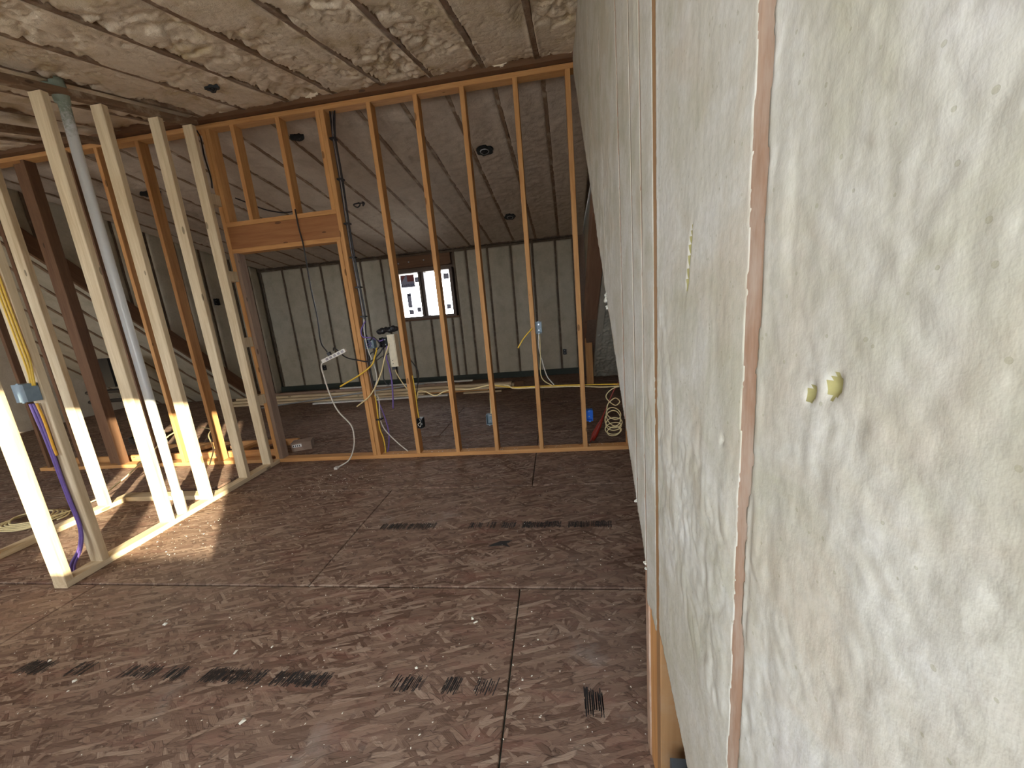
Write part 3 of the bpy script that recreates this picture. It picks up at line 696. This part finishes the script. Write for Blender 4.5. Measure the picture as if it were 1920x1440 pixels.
ebox('outlet_box', -.668, 3.262, .340, .055, .10, .06, 'grey_box', 'blue-grey plastic outlet box low on the left side of the middle stud')
ebox('switch_box', -.148, 3.262, 1.155, .055, .10, .06, 'grey_box', 'grey switch box at mid height on a stud with wires dropping from it')
ebox('outlet_box', .256, 3.255, .333, .058, .10, .065, 'blue', 'bright blue plastic outlet box low on a stud beside the coiled cable')
t = ebox('switch_box', -2.897, 1.640, 1.118, .078, .098, .055, 'grey_box', 'large blue-grey junction box on the second pale stud at left')
MB().box((-.039,-.004,-.049),(.039,.0,.049)).build('cover', M['grey_box'], t)
ebox('switch_box', -1.725, 3.262, 1.13, .09, .085, .055, 'grey_box', 'pale grey switch box in the cable tangle right of the doorway', stuffed='purple_cable')
ebox('switch_box', -1.605, 3.30, 1.13, .07, .09, .05, 'dark_void', 'dark box crammed with black wire between grey switch box and cream panel', stuffed='black_cable')
ebox('outlet_box', .238, .690, .200, .055, .10, .03, 'dark_grey', 'dark grey box at the foot of the near right wall stud')
ebox('outlet_box', .145, 7.115, .433, .07, .10, .03, 'black', 'black outlet box on the far wall near its right end')
ebox('outlet_box', -4.83, 7.115, .457, .07, .10, .03, 'black', 'black outlet box low on the far wall seen through the doorway')
t = ebox('outlet_box', XL+.05, 6.03, 1.888, .09, .11, .03, 'black', 'square black box high on the left cheek wall'); t.rotation_euler = (0,0,math.pi/2)

# recessed lighting cans and holes in the foam
def can(x, y, z, sx, sy, label, slope, rim=False):
    t = thing('recessed_can', label, 'ceiling can', None, (x, y, z)); t.rotation_euler = (slope, 0, 0)
    n = 20; mb = MB(); r0 = [random.uniform(.85, 1.15) for _ in range(n)]
    for rr, zz in ((1.0,.0),(1.0,.10)):
        for k in range(n): a = 2*math.pi*k/n; mb.v.append((sx*rr*r0[k]*math.cos(a), sy*rr*r0[k]*math.sin(a), zz-.012))
    mb.f = [(k, (k+1) % n, (k+1) % n+n, k+n) for k in range(n)]+[tuple(range(n))[::-1], tuple(range(n, 2*n))]
    mb.build('can_body', M['dark_void'], t)
    mb = MB()
    for k in range(6):
        a = k*1.05; mb.tube(spline([(sx*.7*math.cos(a), sy*.7*math.sin(a), 0), (sx*.2*math.cos(a+1), sy*.2*math.sin(a+1), -.03), (sx*.5*math.cos(a+2), sy*.5*math.sin(a+2), -.012)], 4), .004, 5)
    mb.build('wire_tail', M['black_cable'], t)
    if rim:
        MB().tube([(sx*.5*math.cos(a), sy*.5*math.sin(a), -.014) for a in [2*math.pi*k/20 for k in range(21)]], .006, 6).build('rim', M['steel'], t)
    return t
SN, SF = math.atan(.226), -math.atan(.17)
can(-2.285,2.72,NEARZ(2.72)+.005,.055,.035,'small black can opening in the near ceiling foam above the left studs',SN)
can(-.64,4.34,FARZ(4.34)-.005,.09,.085,'largest round can opening in the far ceiling, ringed with dark foam',SF,True)
can(-.595,6.08,FARZ(6.08)-.005,.085,.10,'can opening in the far ceiling close to the far wall',SF,True)
can(-2.345,3.72,FARZ(3.72)-.005,.07,.05,'black oval can opening in the far ceiling above the doorway',SF)
can(-4.65,4.25,FARZ(4.25)-.005,.13,.07,'wide black can opening in the dark far ceiling behind the left studs',SF)
t = thing('ceiling_wire_tail', 'small tuft of black wire hanging from the far ceiling right of the cable bundle', 'cable', None, (-2.52,5.08,FARZ(5.08)))
MB().tube(spline([(0,0,.01),(.03,0,-.03),(-.02,.01,-.06),(-.06,0,-.02),(.05,.02,-.01),(.07,0,-.04)], 5), .009, 6).build('wire_tail', M['black_cable'], t, True)
MB().tube(spline([(.05,0,.01),(.09,0,-.02),(.06,.01,-.05)], 5), .010, 6).build('wire_tail', M['black_cable'], t, True)

# ------------------------------------------------------------------ cables on the partition
b = thing('cable_bundle', 'dark cable bundle tied down the side of the doorway stud', 'cable', None, (-1.75,3.3,0))
def loc(pts, o=(-1.75,3.3,0), dx=0, dy=0): return [(p[0]-o[0]+dx, p[1]-o[1]+dy, p[2]) for p in pts]
b1 = [(-1.748,3.29,3.066),(-1.759,3.29,2.858),(-1.760,3.29,2.546),(-1.764,3.29,2.185),(-1.762,3.29,1.896),(-1.757,3.29,1.636),(-1.755,3.29,1.52),(-1.755,3.29,1.374),(-1.772,3.285,1.25),(-1.755,3.28,1.18)]
b2 = [(-1.715,3.30,3.066),(-1.745,3.30,2.864),(-1.742,3.30,2.55),(-1.750,3.30,2.187),(-1.748,3.30,1.897),(-1.742,3.30,1.648),(-1.737,3.30,1.50),(-1.741,3.30,1.38),(-1.760,3.295,1.22),(-1.77,3.29,.95),(-1.762,3.29,.70)]
cable('cable', loc(b1), .0075, 'black_cable', b); cable('cable', loc(b1, dx=.013, dy=.010), .006, 'black_cable', b)
cable('cable', loc(b2), .0075, 'black_cable', b); cable('cable', loc(b2, dx=.010, dy=-.010), .005, 'black_cable', b)
cable('cable', loc(b2, dx=-.010, dy=-.014), .003, 'grey_cable', b)
for z, x in ((2.862,-1.757),(2.547,-1.751),(2.189,-1.757),(1.905,-1.755),(1.645,-1.749),(1.382,-1.748)):
    MB().box((x+1.75-.026,-.030,z-.006),(x+1.75+.022,.020,z+.006)).build('cable_tie', M['black'], b)
G = 'loose cables in the tangle beside the doorway'
cable('cable', [(-1.737,3.27,1.36),(-1.749,3.26,1.24),(-1.737,3.25,1.077),(-1.701,3.25,.934),(-1.701,3.26,.80),(-1.745,3.28,.717),(-1.765,3.29,.60)], .005, 'white_cable', None, 'pale grey cable sweeping right out of the bundle and back to the stud', group=G)
cable('cable', [(-1.645,3.25,1.09),(-1.658,3.20,1.011),(-1.686,3.17,.942),(-1.792,3.13,.867),(-1.977,3.09,.778)], .007, 'yellow_cable', None, 'thick yellow cable end sticking left across the doorway stud', group=G)
cable('cable', [(-1.53,3.27,1.12),(-1.578,3.24,1.006),(-1.64,3.225,.844),(-1.766,3.215,.658),(-1.915,3.20,.555)], .0065, 'cream_cable', None, 'pale yellow cable hanging lower, its end poking into the doorway', group=G)
cable('cable', [(-1.556,3.27,1.10),(-1.58,3.27,.999),(-1.57,3.27,.914),(-1.563,3.27,.772),(-1.574,3.27,.634),(-1.592,3.27,.50)], .0075, 'purple_cable', None, 'purple cable end hanging straight down below the cream panel', group=G)
cable('cable', [(-1.603,3.29,1.12),(-1.605,3.29,1.043),(-1.637,3.29,.887),(-1.65,3.29,.79),(-1.622,3.29,.728),(-1.588,3.29,.746),(-1.568,3.29,.797),(-1.572,3.29,.883),(-1.584,3.29,.923)], .005, 'black_cable', None, 'black cable hanging in a long closed loop under the dark box', group=G)
cable('cable', [(-2.051,3.205,1.100),(-2.03,3.20,1.12),(-1.941,3.20,1.032),(-1.835,3.21,.994),(-1.72,3.21,.973),(-1.645,3.24,1.022),(-1.594,3.25,1.08),(-1.58,3.28,1.12)], .006, 'black_cable', None, 'black cord running from the power strip across the stud into the tangle')
cable('cable', [(-1.693,3.3,.969),(-1.628,3.3,1.004),(-1.56,3.3,1.023)], .004, 'black_cable', None, 'short thin black wire arching between bundle and cream panel', group=G)
cable('cable', [(-1.43,3.37,1.0),(-1.377,3.38,.909),(-1.346,3.39,.837),(-1.345,3.39,.761),(-1.384,3.38,.615),(-1.403,3.38,.56)], .005, 'black_cable', None, 'black cable bowing out right of the first stud past the doorway')
cable('cable', [(-1.545,3.34,.90),(-1.541,3.35,.824),(-1.475,3.36,.682),(-1.40,3.36,.60)], .005, 'cream_cable', None, 'pale cable dropping from the cream panel behind the stud', group=G)
cable('cable', [(-1.366,3.30,.80),(-1.362,3.30,.62),(-1.360,3.29,.469),(-1.355,3.285,.385)], .006, 'yellow_cable', None, 'yellow cable down the stud into the dark outlet box')
cable('cable', [(-1.37,3.345,.56),(-1.345,3.345,.635),(-1.277,3.345,.627),(-1.186,3.345,.583),(-1.099,3.345,.616),(-.988,3.345,.636),(-.828,3.345,.627),(-.652,3.345,.652),(-.482,3.345,.642),(-.421,3.345,.609),(-.24,3.345,.604),(-.049,3.345,.599),(.176,3.345,.592),(.385,3.345,.572),(.52,3.345,.572),(.70,3.345,.57)], .006, 'cream_cable', None, 'long pale yellow cable running level through the row of studs')
cable('cable', [(-.64,3.352,.652),(-.436,3.355,.618),(-.177,3.355,.612),(.178,3.355,.603),(.60,3.355,.585)], .0055, 'yellow_cable', None, 'second yellow cable sharing the level run at right')
cable('cable', [(-.155,3.31,1.10),(-.160,3.31,.979),(-.139,3.32,.852),(-.105,3.33,.709),(-.047,3.345,.62)], .005, 'white_cable', None, 'white cable dropping from the switch box to the level run', group='wires under the switch box')
cable('cable', [(-.145,3.30,1.10),(-.150,3.30,.917),(-.160,3.30,.753),(-.139,3.32,.674),(-.059,3.34,.612)], .005, 'cream_cable', None, 'pale yellow cable hanging close along the stud below the switch box', group='wires under the switch box')
cable('cable', [(-.20,3.235,1.155),(-.224,3.22,1.134),(-.283,3.20,1.073),(-.335,3.19,.998)], .006, 'yellow_cable', None, 'short yellow cable end sticking down left beside the switch box stud')
cable('cable', [(-.645,3.34,.64),(-.647,3.31,.534),(-.647,3.30,.44),(-.652,3.29,.37)], .005, 'cream_cable', None, 'pale cable dropping into the blue-grey outlet box')
cable('cable', [(-1.768,3.29,.638),(-1.758,3.28,.57),(-1.765,3.28,.403),(-1.765,3.28,.296),(-1.745,3.28,.203),(-1.742,3.28,.105),(-1.752,3.285,.042)], .006, 'yellow_cable', None, 'yellow cable running down the doorway stud to the sole plate')
cable('cable', [(-1.752,3.31,.632),(-1.743,3.31,.564),(-1.760,3.31,.396),(-1.743,3.31,.304),(-1.696,3.31,.226),(-1.604,3.31,.119),(-1.525,3.31,.042)], .0055, 'white_cable', None, 'pale lilac cable slanting down right to the sole plate')
cable('cable', [(-1.758,3.32,.568),(-1.731,3.32,.471),(-1.71,3.32,.364),(-1.70,3.32,.245),(-1.72,3.32,.12),(-1.745,3.32,.042)], .006, 'purple_cable', None, 'purple cable curving down beside the doorway stud to the sole plate')
cable('cable', [(-1.73,3.27,1.34),(-1.775,3.255,1.26),(-1.765,3.25,1.20),(-1.68,3.25,1.185),(-1.62,3.26,1.15),(-1.58,3.27,1.16)], .006, 'purple_cable', None, 'purple cable looping over the top of the grey switch box', group=G)
cable('cable', [(-1.70,3.25,1.16),(-1.66,3.24,1.19),(-1.61,3.24,1.12),(-1.65,3.24,1.07),(-1.72,3.25,1.04),(-1.75,3.27,.98)], .006, 'black_cable', None, 'black cable curling over the front of the grey switch box', group=G)
tag(MB().box((-1.785,3.265,.388),(-1.735,3.330,.400)).build('cable_clip', M['black']), 'lowest black cable clip on the side of the doorway stud', 'clip')

# cream panel and the black glove-like bundle on it
t = thing('wiring_panel', 'narrow cream metal wiring panel mounted left of the first stud past the doorway', 'panel', None, (-1.510,3.27,1.05))
MB().box((-.036,0,-.150),(.036,.075,.150)).build('panel_body', M['cream'], t)
MB().box((-.030,-.004,-.135),(.030,.0,.140)).build('cover', M['cream'], t)
MB().box((-.034,.01,-.178),(.000,.05,-.151)).build('cable_entry', M['black'], t)
for z in (-.09,-.12): MB().tube([(-.012,-.004,z),(-.012,-.008,z)], .004, 8).build('screw', M['ink'], t)
bm = bmesh.new()
for (x, z, r) in ((-1.625,1.232,.026),(-1.59,1.238,.030),(-1.555,1.246,.026),(-1.52,1.242,.030),(-1.485,1.250,.030),(-1.462,1.248,.024)):
    bmesh.ops.create_icosphere(bm, subdivisions=2, radius=r, matrix=Matrix.Translation((x,3.30,z)))
for v_ in bm.verts: v_.co += Vector((random.uniform(-.003,.003) for _ in range(3)))
me = bpy.data.meshes.new('wire_cap_bag'); bm.to_mesh(me); bm.free(); me.materials.append(M['black'])
tag(link(bpy.data.objects.new('work_glove', me)), 'crumpled black glove resting on top of the cream wiring panel', 'glove')

# power strip hung in the doorway
t = thing('power_strip', 'white power strip hanging tilted in the doorway with cords plugged in', 'power strip', None, (-1.99,3.11,1.060)); t.rotation_euler = (0,-math.radians(20),0)
MB().prism([(-.125,-.017),(.12,-.017),(.125,-.012),(.125,.012),(.12,.017),(-.125,.017),(-.13,.012),(-.13,-.012)], 1, -.014, .014).build('strip_body', M['white'], t)
for k in range(5): MB().box((-.085+k*.042,-.016,-.010),(-.060+k*.042,-.0142,.010)).build('socket', M['grey_cable'], t)
MB().box((-.05,-.012,.018),(-.022,.012,.05)).build('plug', M['black'], t)
strip = t; t.rotation_euler = (0,-math.radians(20),0); inv = (Matrix.Translation(t.location) @ t.rotation_euler.to_matrix().to_4x4()).inverted()
o = cable('power_cord', [(-2.113,3.11,1.010),(-2.136,3.11,.968),(-2.126,3.11,.855),(-2.103,3.11,.702),(-2.054,3.11,.545),(-1.955,3.11,.409),(-1.941,3.11,.304),(-1.965,3.11,.18),(-2.03,3.10,.06),(-2.12,3.05,.012)], .0065, 'white_cable', strip)
o.matrix_parent_inverse = inv; o = MB().box((-2.145,3.02,.001),(-2.115,3.055,.022)).build('plug', M['white'], strip); o.matrix_parent_inverse = inv
cable('extension_cord', [(-2.863,3.40,2.554),(-2.775,3.40,2.512),(-2.599,3.40,2.428),(-2.416,3.38,2.375),(-2.26,3.34,2.36),(-2.188,3.24,2.335),(-2.183,3.235,2.188),(-2.171,3.235,2.051),(-2.164,3.22,1.849),(-2.160,3.21,1.643),(-2.145,3.20,1.411),(-2.135,3.17,1.19),(-2.06,3.12,1.10)], .006, 'black_cable', None, 'black cord draped over the door header and down to the power strip')
cable('cable', [(-2.945,3.235,3.06),(-2.925,3.235,2.996),(-2.93,3.235,2.857),(-2.915,3.235,2.686),(-2.925,3.235,2.60)], .006, 'black_cable', None, 'black cable curving down in the top left corner of the back wall frame')

# coil hanging at right and red cord
pts = [(.60,3.36,.565),(.501,3.36,.557),(.432,3.36,.509),(.424,3.36,.457),(.497,3.36,.389),(.541,3.36,.424),(.499,3.36,.459),(.436,3.36,.41)]
for k in range(0, 6*16):
    a = math.pi*.85+2*math.pi*k/16; tt = k/(6*16)
    cxx, czz = .478+.012*math.sin(k*.35), .33-.19*min(1, tt*1.25); rx = .062+.006*math.sin(k*.21); rz_ = .055-.012*tt+.035*math.exp(-((tt-.25)/.15)**2)
    pts.append((cxx+rx*math.cos(a), 3.36+.004*math.sin(k*.7), czz+rz_*math.sin(a)))
cable('coiled_cable', pts, .0048, 'cream_cable', None, 'pale yellow cable hanging in loose coils at the right end of the back wall', sub=3)
cable('red_cord', [(.63,3.47,.70),(.514,3.46,.522),(.433,3.45,.352),(.391,3.45,.258),(.32,3.45,.122),(.262,3.44,.012)], .006, 'red_cable', None, 'dark red cord slanting down behind the coiled cable')
tag(MB().tube([(.40,3.47,.25),(.36,3.47,.17),(.31,3.47,.07),(.29,3.47,.02)], [.008,.022,.030,.020], 10).build('tool_bag', M['red_cable'], None, True), 'dark red bundle slumped on the floor behind the last stud', 'bag')

# cables at the left junction box
GL = 'cables on the second pale stud at left'
for k, (dx, lab) in enumerate(((0,'outermost yellow cable climbing from the left junction box'),(.020,'middle yellow cable climbing from the left junction box'),(.040,'inner yellow cable climbing from the left junction box'))):
    cable('cable', [(-2.895+dx,1.687,2.1),(-2.890+dx,1.687,1.74),(-2.885+dx,1.687,1.453),(-2.883+dx,1.687,1.365),(-2.881+dx,1.687,1.287),(-2.870+dx*.7,1.680,1.218),(-2.870+dx*.7,1.673,1.152)], .0045, 'yellow_cable', None, lab, group=GL)
cable('cable', [(-2.925,1.680,1.052),(-2.925,1.683,.969),(-2.920,1.685,.887),(-2.918,1.687,.789),(-2.915,1.687,.60),(-2.912,1.687,.458),(-2.905,1.687,.28),(-2.920,1.665,.16),(-2.965,1.635,.07),(-2.970,1.625,.012)], .0085, 'purple_cable', None, 'thick purple cable from the left junction box down to the floor', group=GL)
cable('cable', [(-2.905,1.680,1.052),(-2.902,1.683,.969),(-2.902,1.685,.887),(-2.902,1.687,.789),(-2.905,1.687,.60),(-2.900,1.687,.458),(-2.895,1.687,.28),(-2.905,1.665,.16),(-2.940,1.635,.07),(-2.950,1.625,.012)], .006, 'purple_cable', None, 'thinner purple cable beside the thick one below the left junction box', group=GL)
cable('cable', [(-2.885,1.680,1.052),(-2.885,1.685,.978),(-2.886,1.687,.887),(-2.888,1.687,.805),(-2.885,1.687,.74)], .006, 'orange_cable', None, 'short yellow-orange cable end below the left junction box', group=GL)
cable('cable', [(-2.980,1.745,1.12),(-3.020,1.775,1.02),(-3.050,1.805,.90),(-3.055,1.825,.78),(-3.070,1.825,.62),(-3.060,1.805,.40),(-3.020,1.785,.2),(-2.990,1.745,.012)], .012, 'orange_cable', None, 'thick orange-yellow cable behind the left junction box')
pts = []
for k in range(5*18):
    a = 2*math.pi*k/18; r = .20-.0015*k*.6; pts.append((-4.25+r*1.2*math.cos(a)+.02*math.sin(k), 2.22+r*.8*math.sin(a), .012+.006*(k//18)))
pts += [(-4.0,2.5,.04),(-3.95,2.9,.25),(-4.02,3.2,.36),(-4.1,3.5,.38)]
cable('coiled_cable', pts, .006, 'cream_cable', None, 'yellow cable coil lying on the dark floor at far left', sub=2)
cable('cable', [(-4.8,4.2,.15),(-4.3,3.9,.2),(-3.9,3.5,.24),(-3.55,3.2,.2),(-3.3,2.9,.15)], .006, 'cream_cable', None, 'pale yellow cable crossing behind the left studs')
cable('cable', [(-6.6,4.9,.75),(-6.3,4.7,.95),(-6.05,4.62,.9),(-5.95,4.6,.7),(-6.0,4.65,.5),(-6.2,4.8,.4)], .012, 'black_cable', None, 'black hose arching out from the left slope behind the studs')
pts = [(-5.55+.20*math.cos(k*.4)*(1+.1*math.sin(k)), 4.15+.15*math.sin(k*.4), .015+.0012*k) for k in range(60)]
cable('coiled_cable', pts, .010, 'black_cable', None, 'black cable coil on the floor beyond the left partition', sub=2)
tag(MB().box((-5.30,3.95,.0),(-5.16,4.07,.17)).build('cardboard_box', M['label_white']), 'small white box standing on the floor behind the left studs', 'box')
t = thing('service_panel', 'dark electrical gear and pipes on the left slope, barely visible', 'panel', None, (-6.9,4.9,.9))
MB().box((-.16,-.08,-.22),(.16,.08,.22)).build('panel_body', M['black'], t)
for z in (-.3,-.45): MB().tube([(-.5,0,z),(.2,-.05,z+.02)], .03, 10).build('pipe', M['black'], t)

# ------------------------------------------------------------------ timber lying about
t = thing('timber_pallet', 'low ladder-like frame of orange timber with screws, on the floor behind the left partition', 'pallet', None, (-4.0,3.6,0))
P = lambda x, y, z: (x+4.0, y-3.6, z)
def rail(y, z, x0, x1, mat='old_wood', h=.075, w_=.035): return lumber('rail', (x0,y,z), (x1,y,z), h, w_, mat, t)
rail(3.415,.045,-5.6,-2.97); rail(3.74,.045,-4.95,-3.02)
for i, x in enumerate((-4.62,-4.25,-3.92,-3.62,-3.32)):
    lumber('rung', (x,3.44,.05), (x+.12,3.72,.05+.012*(i%2)), .035, .085, 'old_wood' if i % 2 else 'brown_wood', t)
for x in (-4.75,-4.45,-4.05,-3.75,-3.45,-3.2):
    MB().tube([P(x,3.397,.05),P(x,3.391,.05)], .009, 10).build('screw', M['steel'], t)
t = thing('timber_block', 'rough dark timber block with a white printed label, just behind the doorway stud', 'timber block', None, (-2.885,3.62,.05)); t.rotation_euler = (0,0,math.radians(24))
lumber('block', (-2.985,3.62,.05), (-2.785,3.62,.05), .095, .14, 'grey_wood', t, side=(0,0,1))
MB().box((-.085,-.0735,.0),(.005,-.0708,.032)).build('paper_label', M['label_white'], t)
for k in range(4): MB().box((-.078+k*.019,-.0745,.006),(-.070+k*.019,-.0736,.026)).build('printed_mark', M['ink'], t)
o = MB().prism([(-3.70,2.64),(-3.05,2.70),(-3.06,3.05),(-3.35,3.20)], 2, .003, .020).build('strand_board_offcut', M['osb'])
tag(o, 'triangular offcut of strand board on the floor between the left partitions', 'board')

# lumber pile by the far wall
GP = 'boards stacked on the floor of the far room'
pile = [(-6.0,-2.3,5.98,.022,.038,.089,'new_wood','bottom front plain board of the far stack'),(-6.0,-1.20,6.10,.022,.038,.089,'old_wood','bottom middle board of the far stack'),
        (-5.9,-.78,6.22,.022,.038,.089,'old_wood','bottom rear board of the far stack'),(-6.02,-.80,6.05,.062,.038,.089,'new_wood','second layer front board of the far stack with clean end'),
        (-5.95,-.76,6.17,.062,.038,.089,'new_wood','second layer rear board of the far stack'),(-6.0,-.80,6.12,.102,.038,.089,'new_wood','third layer board, longest to the right'),
        (-5.2,-1.75,6.22,.104,.030,.089,'old_wood','third layer rear board of the far stack'),(-5.6,-1.80,6.18,.142,.038,.060,'grey_wood','dark top board of the far stack'),
        (-4.0,-1.5,6.26,.162,.022,.060,'white','thin white strip on top of the far stack')]
for x0, x1, y, z, h, w_, mt, lab in pile:
    o = lumber('lumber_board', (x0, y+random.uniform(-.01,.01), z), (x1, y-.02+random.uniform(-.01,.01), z), h, w_, mt); tag(o, lab, 'board', GP)
o = lumber('trim_board', (-4.25,5.80,.014), (-1.85,5.86,.014), .024, .09, 'white'); tag(o, 'white trim board on the floor in front of the lumber stack', 'board', GP)
o = lumber('trim_board', (-1.60,5.93,.014), (-.95,5.93,.014), .024, .07, 'new_wood'); tag(o, 'short pale board end in front of the right of the stack', 'board', GP)
o = lumber('lumber_offcut', (-.78,6.26,.045), (-.62,6.30,.045), .085, .038, 'brown_wood'); tag(o, 'brown timber offcut at the right end of the stack', 'board', GP)
o = MB().tube([(-5.1,5.62,.03),(-2.3,6.02,.20)], .013, 8).build('metal_strut', M['steel']); tag(o, 'thin pale metal strut leaning across the lumber stack', 'strut')

# ------------------------------------------------------------------ loose foam crumbs on the floor
mb = MB()
def crumb(x, y, z, s):
    b0 = len(mb.v); a = random.uniform(0, 6.28); c, sn = math.cos(a), math.sin(a); q = random.uniform(.5, 1.6)
    for (dx, dy, dz) in ((-1,-.6,0),(1,-.7,0),(.8,.8,0),(-.9,.6,0),(.1,.0,1)):
        X, Y = dx*s*q*random.uniform(.7,1.2), dy*s*random.uniform(.7,1.2); mb.v.append((x+c*X-sn*Y, y+sn*X+c*Y, z+dz*s*random.uniform(.4,.9)))
    mb.f += [(b0+3,b0+2,b0+1,b0)]+[(b0+i, b0+(i+1) % 4, b0+4) for i in range(4)]
for k in range(900):
    x = random.uniform(-3.6, .25); y = abs(random.gauss(0, 1))*1.6+.7
    if y > 6: continue
    if abs(y-3.295) < .06: y += .15
    if abs(x+3.0) < .07: continue
    crumb(x, y, .0005, random.choice((.0015,.002,.0025,.003)))
for k in range(150): crumb(random.gauss(-2.0,.22), random.gauss(2.75,.16), .0005, random.choice((.002,.003,.004)))
for k in range(120): crumb(random.gauss(-2.5,.30), random.gauss(2.0,.3), .0005, random.choice((.002,.003,.004)))
for k in range(60): crumb(random.uniform(-1.7,.5), random.uniform(3.26,3.33), .0385, random.choice((.003,.004,.005)))
for (x, y, s) in ((-1.95,1.30,.011),(-1.45,1.17,.009),(-2.30,1.10,.009),(-2.05,1.02,.010),(-2.02,.98,.007),(-1.18,.91,.011),(-.45,1.37,.008),(-.43,1.35,.006),(-.62,1.13,.010),(-.20,1.10,.006),(-2.6,1.05,.010),(-2.62,.98,.008),(-2.5,1.0,.008),(-.15,1.27,.005),(-2.1,2.9,.012),(-1.3,1.2,.006)):
    crumb(x, y, .0005, s)
o = mb.build('foam_crumbs', M['crumb']); o['kind'] = 'stuff'; o['label'] = 'white foam crumbs scattered over the floor'; o['category'] = 'debris'
# foam splatter over the ridge beam
